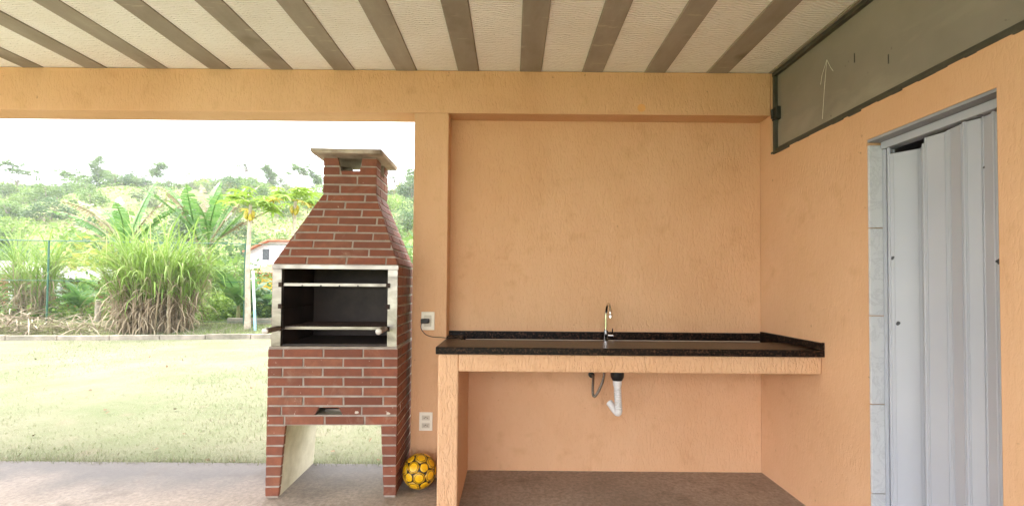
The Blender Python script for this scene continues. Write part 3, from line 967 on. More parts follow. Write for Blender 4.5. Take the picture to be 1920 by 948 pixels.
# chimney
CT, OPB = 2.106, 2.018
cm = MB()
wl_ = 0.028
cm.box(CL, CR, CF, CF + wl_, HT, OPB)
cm.box(CL, CR, CB - wl_, CB, HT, OPB)
cm.box(CL, CL + wl_, CF + wl_, CB - wl_, HT, OPB)
cm.box(CR - wl_, CR, CF + wl_, CB - wl_, HT, OPB)
HF = [(0.108, OPB - HT), (0.228, OPB - HT), (0.244, CT - HT + 0.002), (0.085, CT - HT + 0.002)]
for (y0, y1) in ((CF, CF + wl_), (CB - wl_, CB)):
    cm.prism([(CL, y0, OPB), (CL + 0.108, y0, OPB), (CL + 0.085, y0, CT), (CL, y0, CT)], (0, y1 - y0, 0))
    cm.prism([(CR, y0, OPB), (CL + 0.228, y0, OPB), (CL + 0.244, y0, CT), (CR, y0, CT)], (0, y1 - y0, 0))
for (x0, x1) in ((CL, CL + wl_), (CR - wl_, CR)):
    cm.prism([(x0, CF + wl_, OPB), (x0, CF + 0.11, OPB), (x0, CF + 0.095, CT), (x0, CF + wl_, CT)], (x1 - x0, 0, 0))
    cm.prism([(x0, CB - wl_, OPB), (x0, CB - 0.10, OPB), (x0, CB - 0.085, CT), (x0, CB - wl_, CT)], (x1 - x0, 0, 0))
chim = cm.build('chimney', M['mortar'], bq)
fc_ = [(-0.004, 0.003), (CR - CL + 0.004, 0.003), (CR - CL + 0.004, CT - HT), (-0.004, CT - HT)]
brick_face(chim, (CL, CF, HT), (1, 0, 0), (0, 0, 1), fc_, 0.0592, 0.2405, (0.108, 0.218, 0.108, 0.24), hole=HF)
brick_face(chim, (CR, CB, HT), (-1, 0, 0), (0, 0, 1), fc_, 0.0592, 0.2405, (0.108, 0.218), hole=HF)
sdf = [(0, 0.003), (CB - CF, 0.003), (CB - CF, CT - HT), (0, CT - HT)]
HS = [(0.110, OPB - HT), (0.190, OPB - HT), (0.205, CT - HT + 0.002), (0.095, CT - HT + 0.002)]
brick_face(chim, (CR, CF, HT), (0, 1, 0), (0, 0, 1), sdf, 0.0592, 0.2405, (0.10, 0.2), hole=HS)
brick_face(chim, (CL, CB, HT), (0, -1, 0), (0, 0, 1), sdf, 0.0592, 0.2405, (0.10, 0.2), hole=HS)
cap = MB()
c0, c1 = CT + 0.001, CT + 0.030
cap.hexa([(-0.175, 0.043, c0), (0.259, 0.039, c0), (0.265, 0.464, c0), (-0.180, 0.464, c0)], [(-0.182, 0.036, c1), (0.262, 0.036, c1), (0.270, 0.466, c1), (-0.186, 0.466, c1)])
cap.build('chimney_cap', M['cap'], bq, bevel=0.004)

# grates, lying on the brackets
def to_world(p):
    c, s = math.cos(BYAW), math.sin(BYAW)
    return (BX + p[0] * c - p[1] * s, BY + p[0] * s + p[1] * c, p[2])
gr = thing('skewer_rack', 'notched steel skewer rack on the upper brackets of the barbecue', 'rack', to_world((0, 0, 1.277)), BYAW)
for (y, z) in ((-0.002, 0.0), (0.36, 0.0)):
    q = MB()
    q.box(OL + 0.012, OR - 0.005, y, y + 0.003, z - 0.001, z + 0.016)
    q.box(OL + 0.012, OR - 0.005, y + 0.003, y + 0.026, z - 0.001, z + 0.002)
    bar = q.build('bar', M['steel'], gr)
    for k in range(4):
        xk = OL + 0.12 + k * 0.112
        MB().box(xk, xk + 0.009, y - 0.001, y + 0.004, z - 0.0015, z + 0.006).build('notch', M['black'], bar)
for x in (OL + 0.006, OR - 0.008):
    MB().box(x - 0.003, x + 0.003, 0.0, 0.385, -0.005, -0.0015).build('side_bar', M['steel'], gr)
gg = thing('grill_grate', 'steel grill grate with two round handles on the lowest brackets', 'grate', to_world((0, 0, 1.012)), BYAW)
MB().box(OL + 0.022, OR - 0.022, 0.002, 0.006, 0.0, 0.018).build('front_bar', M['steel'], gg, bevel=0.001)
MB().box(OL + 0.022, OR - 0.022, 0.38, 0.384, 0.0, 0.014).build('rear_bar', M['steel'], gg)
for x in (OL + 0.019, OR - 0.019):
    MB().box(x - 0.003, x + 0.003, 0.0, 0.385, 0.0, 0.012).build('side_bar', M['steel'], gg)
rod0 = None
for k in range(22):
    if rod0 is None:
        rod0 = MB().tube([(0, 0.006, 0.016), (0, 0.38, 0.013)], 0.0022, 6).build('rod', M['rust'], gg, smooth=True)
        rod = rod0
    else:
        rod = rod0.copy()
        COL.objects.link(rod)
    rod.location = (OL + 0.045 + k * 0.0262, 0, 0)
for k in range(9):
    MB().tube([(OL + 0.022, 0.04 + k * 0.04, 0.0175), (OR - 0.022, 0.04 + k * 0.04, 0.0175)], 0.002, 5).build('rod', M['rust'], gg, smooth=True)
for x in (OL - 0.004, OR - 0.006):
    hd = MB().tube([(x, -0.016, 0.010), (x, -0.03, 0.010), (x, -0.172, 0.008)], [0.012, 0.0155, 0.0165], 16).build('handle', M['handle'], gg, smooth=True)
    MB().tube([(x, -0.1722, 0.008), (x, -0.181, 0.008), (x, -0.184, 0.008)], [0.018, 0.018, 0.014], 16).build('handle_cap', M['handle_end'], hd, smooth=True)
    MB().tube([(x, -0.016, 0.008), (x + (0.026 if x < 0 else -0.02), 0.004, 0.008)], 0.005, 8).build('handle_rod', M['rust'], gg, smooth=True)

# ------------------------------------------------------------------ ball
BR = 0.106
def ball_mat():
    a = N('yellow_ball_panel', 0.35, 0.45)
    d = a.n.new('ShaderNodeVectorMath')
    d.operation = 'LENGTH'
    sep = a.n.new('ShaderNodeSeparateXYZ')
    a.l.new(a.tc(), sep.inputs[0])
    cmb = a.n.new('ShaderNodeCombineXYZ')
    a.l.new(sep.outputs[0], cmb.inputs[0])
    a.l.new(sep.outputs[1], cmb.inputs[1])
    a.l.new(cmb.outputs[0], d.inputs[0])
    r_ = d.outputs[1]
    ring = a.ramp(a.math('MULTIPLY', r_, 20.0), [(0.50, 0.0), (0.53, 1.0), (0.57, 1.0), (0.60, 0.0), (0.66, 0.0), (0.685, 1.0), (0.71, 1.0), (0.735, 0.0)])
    yel = a.mix(a.ramp(a.noise(30, 4), [(0.35, 0.0), (0.7, 1.0)]), s2l(236, 186, 22), s2l(206, 150, 18))
    sc = a.ramp(a.noise(55, 4, 0.7), [(0.66, 0.0), (0.7, 1.0)])
    c = a.mix(a.math('MULTIPLY', sc, 0.6), yel, s2l(70, 56, 30))
    a.col(a.mix(ring, c, s2l(38, 34, 28)))
    return a.m
M['ball'] = ball_mat()
bl = thing('football', 'yellow and black football on the floor between barbecue and counter leg', 'ball', (-0.578, 2.875, BR + 0.002))
bl.rotation_euler = (0.4, 0.5, 0.2)
def sphere_verts(nu, nv, r):
    m = MB()
    vs, fs = [(0, 0, r)], []
    for i in range(1, nv):
        for k in range(nu):
            a_, c_ = math.pi * i / nv, 2 * math.pi * k / nu
            vs.append((r * math.sin(a_) * math.cos(c_), r * math.sin(a_) * math.sin(c_), r * math.cos(a_)))
    vs.append((0, 0, -r))
    for k in range(nu):
        fs.append((0, 1 + k, 1 + (k + 1) % nu))
        o_ = 1 + (nv - 2) * nu
        fs.append((len(vs) - 1, o_ + (k + 1) % nu, o_ + k))
    for i in range(nv - 2):
        for k in range(nu):
            a_, b_ = 1 + i * nu + k, 1 + i * nu + (k + 1) % nu
            fs.append((a_, a_ + nu, b_ + nu, b_))
    return m.add(vs, fs)
sphere_verts(32, 18, BR - 0.002).build('bladder', M['black'], bl, smooth=True)
def dome(rad, sides):
    """shallow spherical panel around +Z with a softly cornered outline"""
    vs, fs = [(0, 0, BR)], []
    nseg = 30
    for ring_ in range(1, 5):
        for k in range(nseg):
            t_ = 2 * math.pi * k / nseg
            q = math.pi / sides
            rr = math.cos(q) / math.cos((t_ % (2 * q)) - q)
            rr = 0.45 * rr + 0.55 * 0.93
            th = rad * rr * min(1.0, ring_ / 3)
            rad_s = BR if ring_ < 4 else BR - 0.0035
            if ring_ == 4:
                th *= 1.03
            vs.append((rad_s * math.sin(th) * math.cos(t_), rad_s * math.sin(th) * math.sin(t_), rad_s * math.cos(th)))
    for k in range(nseg):
        fs.append((0, 1 + k, 1 + (k + 1) % nseg))
        for r_ in range(3):
            a_, b_ = 1 + r_ * nseg + k, 1 + r_ * nseg + (k + 1) % nseg
            fs.append((a_, a_ + nseg, b_ + nseg, b_))
    m = MB()
    m.add(vs, fs)
    me = bpy.data.meshes.new('ball_panel')
    me.from_pydata(m.v, [], m.f)
    me.materials.append(M['ball'])
    me.polygons.foreach_set('use_smooth', [True] * len(me.polygons))
    return me
gphi = (1 + 5 ** 0.5) / 2
ico = [Vector(v).normalized() for v in [(0, s1, s2 * gphi) for s1 in (-1, 1) for s2 in (-1, 1)] + [(s1, s2 * gphi, 0) for s1 in (-1, 1) for s2 in (-1, 1)] + [(s2 * gphi, 0, s1) for s1 in (-1, 1) for s2 in (-1, 1)]]
cent = []
for i in range(12):
    for j in range(i + 1, 12):
        for k in range(j + 1, 12):
            if ico[i].dot(ico[j]) > 0.4 and ico[j].dot(ico[k]) > 0.4 and ico[i].dot(ico[k]) > 0.4:
                cent.append((ico[i] + ico[j] + ico[k]).normalized())
hexm, penm = dome(0.385, 6), dome(0.27, 5)
for d, me in [(v, penm) for v in ico] + [(v, hexm) for v in cent]:
    o = bpy.data.objects.new('panel', me)
    COL.objects.link(o)
    o.parent = bl
    o.rotation_euler = d.to_track_quat('Z', 'Y').to_euler()

# ------------------------------------------------------------------ plants: builders
def leaf_cloud(centers, size, rng, up=0.35, aspect=0.45):
    """diamond leaves at the given centres, random directions; returns V, F"""
    n = len(centers)
    d = rng.normal(size=(n, 3))
    d[:, 2] = d[:, 2] * 0.6 - 0.15
    d /= np.linalg.norm(d, axis=1)[:, None]
    u = rng.normal(size=(n, 3))
    u[:, 2] += up * 3
    s = np.cross(d, u)
    s /= np.linalg.norm(s, axis=1)[:, None] + 1e-9
    nn = np.cross(s, d)
    L = (size * rng.uniform(0.6, 1.4, n))[:, None]
    c = np.asarray(centers)
    tip, bas = c + d * L * 0.5, c - d * L * 0.5
    l = c + s * L * aspect * 0.5 + nn * L * 0.06
    r = c - s * L * aspect * 0.5 + nn * L * 0.06
    V = np.stack([bas, r, tip, l], 1).reshape(-1, 3)
    F = np.arange(4 * n).reshape(n, 4)
    return V, F

def crown_points(rng, n, blobs, shell=0.55):
    """points gathered into small clumps inside the ellipsoid blobs [(cx,cy,cz,rx,ry,rz)]"""
    out = []
    vol = np.array([b_[3] * b_[4] * b_[5] for b_ in blobs]) ** 0.67
    cnt = (n * vol / vol.sum()).astype(int)
    for b_, k in zip(blobs, cnt):
        k = max(k, 8)
        ncl = max(5, k // 26)
        d = rng.normal(size=(ncl, 3))
        d /= np.linalg.norm(d, axis=1)[:, None]
        rad = shell + (1 - shell) * rng.uniform(0, 1, ncl) ** 0.5
        cc = d * rad[:, None]
        idx = rng.integers(0, ncl, k)
        p = cc[idx] + rng.normal(size=(k, 3)) * 0.22
        out.append(p * np.array(b_[3:6]) + np.array(b_[0:3]))
    return np.concatenate(out)

def limbs(mb, base, height, spread, n, r0, rng):
    """tapered, slightly bent trunk with n limbs"""
    bx, by, bz = base
    lean = rng.uniform(-0.08, 0.08, 2) * height
    P = [(bx, by, bz - 0.1), (bx + lean[0] * 0.3, by + lean[1] * 0.3, bz + height * 0.3), (bx + lean[0], by + lean[1], bz + height * 0.62)]
    mb.tube(P, [r0, r0 * 0.75, r0 * 0.5], 7)
    for k in range(n):
        a_ = 2 * math.pi * (k + rng.uniform(-0.3, 0.3)) / n
        t_ = rng.uniform(0.35, 0.62)
        s0 = (bx + lean[0] * t_ / 0.62, by + lean[1] * t_ / 0.62, bz + height * t_)
        e = (bx + math.cos(a_) * spread * rng.uniform(0.6, 1), by + math.sin(a_) * spread * rng.uniform(0.6, 1), bz + height * rng.uniform(0.7, 0.97))
        m_ = tuple((p + q) / 2 + (0, 0, height * 0.05)[i] for i, (p, q) in enumerate(zip(s0, e)))
        mb.tube([s0, m_, e], [r0 * 0.42, r0 * 0.28, r0 * 0.1], 5)

def tree_meshes(seed, height, blobs, nleaf, lsize, mat, r0=0.12, nlimb=6, spread=None):
    rng = np.random.default_rng(seed)
    V, F = leaf_cloud(crown_points(rng, nleaf, blobs), lsize, rng)
    cm_ = np_mesh('crown', V, F)
    cm_.materials.append(M[mat])
    tm = MB()
    limbs(tm, (0, 0, 0), height, spread or height * 0.3, nlimb, r0, rng)
    t_ = bpy.data.meshes.new('trunk')
    t_.from_pydata(tm.v, [], tm.f)
    t_.materials.append(M['bark'])
    return cm_, t_

def place(name, label, cat, meshes, loc, rz=0.0, sc=1.0, group=None, parts=('crown', 'trunk')):
    t_ = thing(name, label, cat, loc, rz, group)
    t_.scale = (sc, sc, sc) if not hasattr(sc, '__len__') else sc
    for nm, me in zip(parts, meshes):
        o = bpy.data.objects.new(nm, me)
        COL.objects.link(o)
        o.parent = t_
    return t_

def blade_strips(specs, nseg=6, fold=0.25):
    """long tapering arched leaves. spec: (base xyz, azimuth, elevation, length, width, droop). two quads across"""
    V, F = [], []
    for (bx, by, bz, az, el, L, wd, droop) in specs:
        o = len(V)
        x, z, e = 0.0, 0.0, el
        ca, sa = math.cos(az), math.sin(az)
        st = L / nseg
        for k in range(nseg + 1):
            t_ = k / nseg
            ww = wd * (0.55 + 1.6 * t_) * (1 - t_ ** 2.2) if k < nseg else 0.001
            px, py, pz = bx + ca * x, by + sa * x, bz + z
            V += [(px - sa * ww * 0.5, py + ca * ww * 0.5, pz + fold * ww), (px, py, pz), (px + sa * ww * 0.5, py - ca * ww * 0.5, pz + fold * ww)]
            if k < nseg:
                a0 = o + 3 * k
                F += [(a0, a0 + 1, a0 + 4, a0 + 3), (a0 + 1, a0 + 2, a0 + 5, a0 + 4)]
            x += st * math.cos(e)
            z += st * math.sin(e)
            e -= droop / nseg * (0.5 + 1.2 * t_)
    return V, F

def big_leaf(mb, L, W, el, droop, torn, rng, nseg=30, stalk=0.22):
    """broad banana-like leaf along +X with midrib; the sides are split into strips that hang unevenly"""
    pts, e, x, z = [], el, 0.0, 0.0
    for k in range(nseg + 1):
        pts.append((x, z, e))
        x += L / nseg * math.cos(e)
        z += L / nseg * math.sin(e)
        e -= droop / nseg * (0.4 + 1.2 * k / nseg)
    mb.tube([(p[0], 0, p[1]) for p in pts[::2]], [0.03 * (1 - 0.85 * k / (len(pts[::2]) - 1)) * (L / 2) ** 0.5 for k in range(len(pts[::2]))], 5, False)
    k0 = int(nseg * stalk)
    for s in (-1, 1):
        hang = 0.0
        for k in range(k0, nseg):
            t0, t1 = (k - k0) / (nseg - k0), (k + 1 - k0) / (nseg - k0)
            prof = lambda t: W * 0.5 * min(1.0, 3.2 * t + 0.25) * (1 - max(0, t - 0.55) ** 2 * 4.4) if t < 1 else W * 0.06
            cut = 1 - torn * rng.uniform(0, 0.4)
            w0, w1 = max(prof(t0), 0.01) * cut, max(prof(t1), 0.01) * cut
            if rng.uniform() < torn * 0.6:
                hang = rng.uniform(-0.1, 1.1) * (0.25 + torn)
            gap = 0.35 * torn if rng.uniform() < torn else 0.0
            (x0, z0, e0), (x1, z1, _) = pts[k], pts[k + 1]
            x1g = x0 + (x1 - x0) * (1 - gap)
            z1g = z0 + (z1 - z0) * (1 - gap)
            c, sn = math.cos(0.35 - hang), math.sin(0.35 - hang)
            fw = 0.35
            mb.add([(x0, 0, z0), (x1g, 0, z1g), (x1g + fw * w1 * 0.4, s * w1 * c, z1g + w1 * sn), (x0 + fw * w0 * 0.4, s * w0 * c, z0 + w0 * sn)], [(0, 1, 2, 3) if s < 0 else (3, 2, 1, 0)])

def big_leaf_plant(name, label, cat, loc, leaves, stem_h, stem_r, rng, group=None, mats=('banana', 'banana_dry')):
    t_ = thing(name, label, cat, loc, 0, group)
    MB().tube([(0, 0, -0.1), (0.02, 0, stem_h * 0.5), (0, 0.02, stem_h)], [stem_r, stem_r * 0.85, stem_r * 0.55], 9).build('stem', M['banana_stem'], t_, smooth=True)
    for (az, L, W, el, dr_, torn, dry) in leaves:
        mb = MB()
        big_leaf(mb, L, W, el, dr_, torn, rng)
        o = mb.build('leaf', M[mats[1] if dry else mats[0]], t_)
        o.location = (0, 0, stem_h * rng.uniform(0.9, 1.0))
        o.rotation_euler = (rng.uniform(-0.3, 0.3), 0, az)
    return t_

# ------------------------------------------------------------------ lawn grass, fallen leaves, bed
rng = np.random.default_rng(5)
n = 90000
yy = 3.26 + 7.0 * rng.uniform(0, 1, n) ** 1.7
xx = -14 + 18 * rng.uniform(0, 1, n)
keep = (xx > -1.3 * yy - 1.5) & (xx < 1.0) & (yy < kerb_y(xx) - 0.02)
xx, yy = xx[keep], yy[keep]
n = len(xx)
hgt = rng.uniform(0.012, 0.03, n) * (0.7 + 0.5 * (np.sin(xx * 2.1) * np.sin(yy * 1.7) > 0.1))
ne = 9000                     # ragged fringe where the turf meets the slab
ex_ = rng.uniform(-8, 0.5, ne)
ey_ = 3.235 + np.abs(rng.normal(0, 0.035, ne)) * (0.6 + 0.8 * (np.sin(ex_ * 5.1) + np.sin(ex_ * 2.3 + 1) > 0.2))
xx, yy = np.concatenate([xx, ex_]), np.concatenate([yy, ey_])
hgt = np.concatenate([hgt, rng.uniform(0.035, 0.075, ne)])
n = len(xx)
az = rng.uniform(0, 2 * math.pi, n)
wd = rng.uniform(0.0015, 0.004, n) * (0.7 + yy * 0.1)
dx_, dy_ = np.cos(az), np.sin(az)
lean = rng.uniform(0.2, 1.3, n) * hgt
V = np.stack([np.stack([xx - dy_ * wd, yy + dx_ * wd, np.full(n, -0.04)], 1), np.stack([xx + dy_ * wd, yy - dx_ * wd, np.full(n, -0.04)], 1),
              np.stack([xx + dx_ * lean, yy + dy_ * lean, -0.035 + hgt], 1)], 1).reshape(-1, 3)
tag(finish('grass', np_mesh('grass', V, np.arange(3 * n).reshape(n, 3)), M['grass']), 'short dry grass blades covering the lawn', 'grass', kind='stuff')
n = 90
pts = np.stack([rng.uniform(-9, -0.7, n), 3.3 + 5.5 * rng.uniform(0, 1, n) ** 1.3, np.full(n, -0.012)], 1)
V, F_ = leaf_cloud(pts, 0.045, rng, 2.0, 0.6)
V[:, 2] = np.clip(V[:, 2], -0.03, 0.012)
tag(finish('fallen_leaves', np_mesh('fallen_leaves', V, F_), M['dead_leaf']), 'small brown leaves lying scattered over the lawn', 'leaves', kind='stuff')

# grassy bed behind the kerb
n = 26000
xx = rng.uniform(-22, 2, n)
yy = kerb_y(xx) + 0.12 + rng.uniform(0, 2.2, n)
zz = hfun(xx, yy)
hgt = rng.uniform(0.03, 0.10, n)
az = rng.uniform(0, 2 * math.pi, n)
wd = rng.uniform(0.005, 0.011, n)
dx_, dy_ = np.cos(az), np.sin(az)
V = np.stack([np.stack([xx - dy_ * wd, yy + dx_ * wd, zz - 0.02], 1), np.stack([xx + dy_ * wd, yy - dx_ * wd, zz - 0.02], 1),
              np.stack([xx + dx_ * hgt * 0.6, yy + dy_ * hgt * 0.6, zz + hgt], 1)], 1).reshape(-1, 3)
tag(finish('bed_grass', np_mesh('bed_grass', V, np.arange(3 * n).reshape(n, 3)), M['grass']), 'rough grass on the bank behind the kerb', 'grass', kind='stuff')

# pile of cut dry leaves at the left
specs = []
for k in range(900):
    x = rng.normal(-12.2, 1.7)
    y = float(kerb_y(x)) + 0.55 + abs(rng.normal(0.35, 0.4))
    g = float(hfun(x, y))
    top_ = 0.36 * math.exp(-((x + 12.2) / 2.0) ** 2) + 0.06
    specs.append((x, y, g + rng.uniform(0, top_), rng.uniform(0, 6.28), rng.uniform(-0.2, 0.45), rng.uniform(0.3, 1.0), rng.uniform(0.012, 0.03), rng.uniform(0.2, 1.0)))
V, F_ = blade_strips(specs, 4)
tag(finish('straw_pile', np_mesh('straw_pile', V, F_), M['straw']), 'heap of dry cut cane leaves behind the kerb', 'straw', kind='stuff')

# ------------------------------------------------------------------ cane clumps
def cane(name, label, loc, ngreen, ndry, nstalk, rad, hgt, seed):
    rng = np.random.default_rng(seed)
    t_ = thing(name, label, 'cane', loc)
    st, gsp, dsp = MB(), [], []
    for k in range(nstalk):
        a_, r_ = rng.uniform(0, 6.28), rad * math.sqrt(rng.uniform(0, 1))
        bx, by = r_ * math.cos(a_), r_ * math.sin(a_) * 0.7
        h = hgt * rng.uniform(0.3, 0.62)
        ox, oy = bx * rng.uniform(1.0, 1.5) + rng.normal(0, 0.12), by * rng.uniform(1.0, 1.5) + rng.normal(0, 0.12)
        st.tube([(bx, by, -0.1), ((bx + ox) / 2 * 0.97, (by + oy) / 2, h * 0.55), (ox, oy, h)], [0.02, 0.017, 0.011], 5, False)
        for q in range(int(ngreen / nstalk)):
            f_ = rng.uniform(0.45, 1.0)
            out = math.atan2(oy, ox) if rng.uniform() < 0.55 else rng.uniform(0, 6.28)
            gsp.append((bx + (ox - bx) * f_, by + (oy - by) * f_, h * f_, out + rng.normal(0, 0.7), rng.uniform(1.0, 1.52), hgt * rng.uniform(0.3, 0.62), rng.uniform(0.014, 0.034), rng.uniform(0.6, 2.3) if rng.uniform() < 0.8 else rng.uniform(2.5, 4.2)))
        for q in range(int(ndry / nstalk)):
            f_ = rng.uniform(0.1, 0.85)
            dsp.append((bx + (ox - bx) * f_, by + (oy - by) * f_, h * f_, rng.uniform(0, 6.28), rng.uniform(-0.4, 1.0), hgt * rng.uniform(0.12, 0.34), rng.uniform(0.012, 0.03), rng.uniform(1.0, 2.8)))
    st.build('stalks', M['cane_dry'], t_)
    V, F = blade_strips(gsp, 7)
    finish('leaves', np_mesh('leaves', V, F), M['cane_green'], t_)
    V, F = blade_strips(dsp, 5)
    finish('dry_leaves', np_mesh('dry_leaves', V, F), M['cane_dry'], t_)
    return t_
def ground(x, y):
    return float(hfun(x, y))
cane('cane_clump', 'large clump of tall cane grass with dry stalks in front of the fence', (-9.0, 11.35, ground(-9.0, 11.35)), 1150, 1250, 105, 0.82, 2.95, 1)
cane('cane_clump', 'smaller cane clump with dry stems behind the fence beside the straw pile', (-14.3, 13.4, ground(-14.3, 13.4)), 330, 330, 30, 0.55, 3.2, 2)
cane('cane_clump', 'small blue green cane tuft at the kerb by the edge of view', (-14.9, 12.3, ground(-14.9, 12.3)), 150, 60, 14, 0.35, 2.0, 4)

# ------------------------------------------------------------------ banana plants, broad-leaved plants
rng = np.random.default_rng(8)
def ban(x, y, label, lv, h):
    big_leaf_plant('banana_plant', label, 'banana plant', (x, y, ground(x, y)), lv, h, 0.14, rng)
# azimuth: pi points left in the picture, 0 right, pi/2 away, -pi/2 to the camera
ban(-12.3, 14.2, 'banana plant with tattered drooping leaves rising left behind the big cane clump',
    [(3.3, 2.7, 0.36, 0.9, 0.9, 0.9, True), (2.8, 2.6, 0.38, 1.1, 1.0, 0.85, True), (0.6, 2.6, 0.38, 1.25, 0.6, 0.85, True), (3.05, 2.9, 0.41, 0.6, 0.5, 0.90, True), (2.7, 2.6, 0.45, 1.0, 0.7, 0.65, False), (2.0, 2.4, 0.49, 1.25, 0.5, 0.55, False), (0.4, 2.4, 0.49, 1.15, 0.8, 0.55, False),
     (-1.2, 2.0, 0.45, 1.2, 0.9, 0.55, False), (3.6, 2.3, 0.41, 0.95, 1.0, 0.75, False), (1.2, 2.6, 0.41, 1.4, 0.3, 0.45, False), (4.4, 2.2, 0.37, 1.1, 1.2, 0.90, True)], 2.15)
ban(-10.4, 14.8, 'banana plant with upright split leaves behind the middle of the cane clump',
    [(2.8, 2.4, 0.45, 1.25, 0.6, 0.65, False), (1.8, 2.7, 0.45, 1.35, 0.5, 0.55, False), (0.8, 2.6, 0.49, 1.3, 0.5, 0.55, False), (0.1, 2.4, 0.45, 1.05, 0.6, 0.65, False),
     (-0.9, 2.2, 0.45, 1.2, 0.8, 0.55, False), (-2.0, 2.1, 0.41, 1.25, 0.9, 0.65, True), (3.9, 2.3, 0.41, 1.1, 0.8, 0.55, False)], 2.5)
ban(-9.65, 14.2, 'banana plant with one long withered leaf reaching towards the papaya trees',
    [(0.08, 2.9, 0.34, 0.62, 0.3, 0.90, True), (0.25, 2.5, 0.41, 0.95, 0.35, 0.45, False), (1.0, 2.4, 0.45, 1.3, 0.4, 0.55, False), (2.4, 2.4, 0.41, 1.3, 0.5, 0.75, True),
     (-0.6, 2.1, 0.45, 1.15, 0.8, 0.55, False), (-1.6, 2.0, 0.41, 1.2, 0.9, 0.55, False), (3.3, 2.2, 0.41, 1.15, 0.8, 0.65, False), (0.5, 2.6, 0.41, 1.15, 0.5, 0.65, True)], 2.3)
bl_spots = [(-11.35, 12.75, 1.0, 'broad leaved plant by the fence post next to the straw pile'), (-12.6, 13.1, 0.85, 'low broad leaved plant behind the straw pile'),
            (-10.6, 12.4, 0.9, 'broad leaved plant tucked against the big cane clump, on its straw pile side'), (-7.75, 12.7, 1.15, 'tall broad leaved plant between the cane clump and the papaya trunk'),
            (-7.2, 13.5, 0.9, 'broad leaved plant behind the green fence post near the papaya trunk'), (-6.35, 13.2, 0.95, 'broad leaved plant just beyond the white leaning pole'),
            (-13.9, 14.6, 0.9, 'broad leaved plant below the corrugated shed roof')]
for (x, y, s, lab) in bl_spots:
    lv = [(rng.uniform(0, 6.28), rng.uniform(0.8, 1.3) * s, rng.uniform(0.3, 0.42) * s, rng.uniform(0.6, 1.35), rng.uniform(0.6, 1.4), 0.12, False) for _ in range(11)]
    big_leaf_plant('broadleaf_plant', lab, 'plant', (x, y, ground(x, y)), lv, 0.45 * s, 0.06, rng)

# ------------------------------------------------------------------ papaya trees
def papaya_leaf():
    m = MB()
    lobes = 7
    pts = [(0, 0, 0)]
    for k in range(lobes):
        a0 = R(-150 + 300 * k / (lobes - 1))
        L = 0.33 * (1 - 0.25 * abs(k - 3) / 3)
        for da, f_ in ((-0.22, 0.42), (-0.17, 0.62), (0.0, 1.0), (0.17, 0.62), (0.22, 0.42)):
            pts.append((L * f_ * math.cos(a0 + da), L * f_ * math.sin(a0 + da), -0.10 * f_ * f_))
    n_ = len(pts)
    fs = []
    for k in range(lobes):
        o = 1 + 5 * k
        fs += [(0, o, o + 1, o + 2), (0, o + 2, o + 3, o + 4)]
        if k < lobes - 1:
            fs.append((0, o + 4, o + 5))
    m.add(pts, fs)
    me = bpy.data.meshes.new('leaf')
    me.from_pydata(m.v, [], m.f)
    return me
pl_green, pl_yellow = papaya_leaf(), papaya_leaf()
pl_green.materials.append(leaf_mat('papaya_leaf_lime', [G(.17, .28, .04), G(.23, .33, .05)], 0.4))
pl_yellow.materials.append(leaf_mat('papaya_leaf_yellow', [G(.45, .34, .05), G(.38, .33, .06)], 0.35))
def papaya(label, x, y, H, seed, yellow):
    rng = np.random.default_rng(seed)
    t_ = thing('papaya_tree', label, 'papaya tree', (x, y, ground(x, y)))
    MB().tube([(0, 0, -0.1), (0.01, 0, 0.3), (-0.02, 0, H * 0.5), (0.02, 0, H)], [0.095, 0.075, 0.058, 0.042], 10).build('trunk', M['papaya_bark'], t_, smooth=True)
    pe = MB()
    for k in range(26):
        a_ = k * 2.4 + rng.uniform(-0.3, 0.3)
        el = rng.uniform(-0.15, 1.1)
        L = rng.uniform(0.38, 0.68)
        s0 = Vector((0, 0, H - 0.12 + 0.12 * rng.uniform()))
        e = s0 + Vector((math.cos(a_) * math.cos(el), math.sin(a_) * math.cos(el), math.sin(el) * 0.75)) * L
        pe.tube([s0, (s0 + e) / 2 + Vector((0, 0, 0.04)), e], 0.007, 4, False)
        o = bpy.data.objects.new('leaf', pl_yellow if (el < 0.05 and yellow) else pl_green)
        COL.objects.link(o)
        o.parent = t_
        o.location = e
        o.rotation_euler = (rng.uniform(-0.3, 0.3), 0.25 - el * 0.35 + rng.uniform(-0.2, 0.2), a_)
        o.scale = [rng.uniform(0.85, 1.3)] * 3
    pe.build('leaf_stalks', M['leaf_lime'], t_)
    for k in range(6):
        a_ = k * 1.05 + rng.uniform(0, 0.4)
        z = H - 0.22 - 0.05 * (k % 3)
        MB().tube([(0.07 * math.cos(a_), 0.07 * math.sin(a_), z + 0.06), (0.09 * math.cos(a_), 0.09 * math.sin(a_), z), (0.09 * math.cos(a_), 0.09 * math.sin(a_), z - 0.09), (0.085 * math.cos(a_), 0.085 * math.sin(a_), z - 0.14)],
                  [0.015, 0.045, 0.05, 0.012], 8).build('fruit', M['papaya_fruit'], t_, smooth=True)
papaya('papaya tree with tall bare trunk standing clear beside the white leaning pole', -6.97, 11.84, 3.28, 3, True)
papaya('papaya tree with yellowing leaves partly hidden behind the barbecue hood', -6.2, 12.7, 3.5, 6, True)
pp = thing('leaning_pole', 'thin white and pale blue pole leaning beside the papaya trunk', 'pole', (-6.62, 11.6, ground(-6.62, 11.6)))
MB().tube([(0.0, 0, -0.05), (-0.03, 0, 0.55)], 0.032, 10).build('lower_pole', M['pole_blue'], pp, smooth=True)
MB().tube([(-0.03, 0, 0.55), (-0.09, 0, 1.55)], 0.031, 10).build('upper_pole', M['pole_white'], pp, smooth=True)

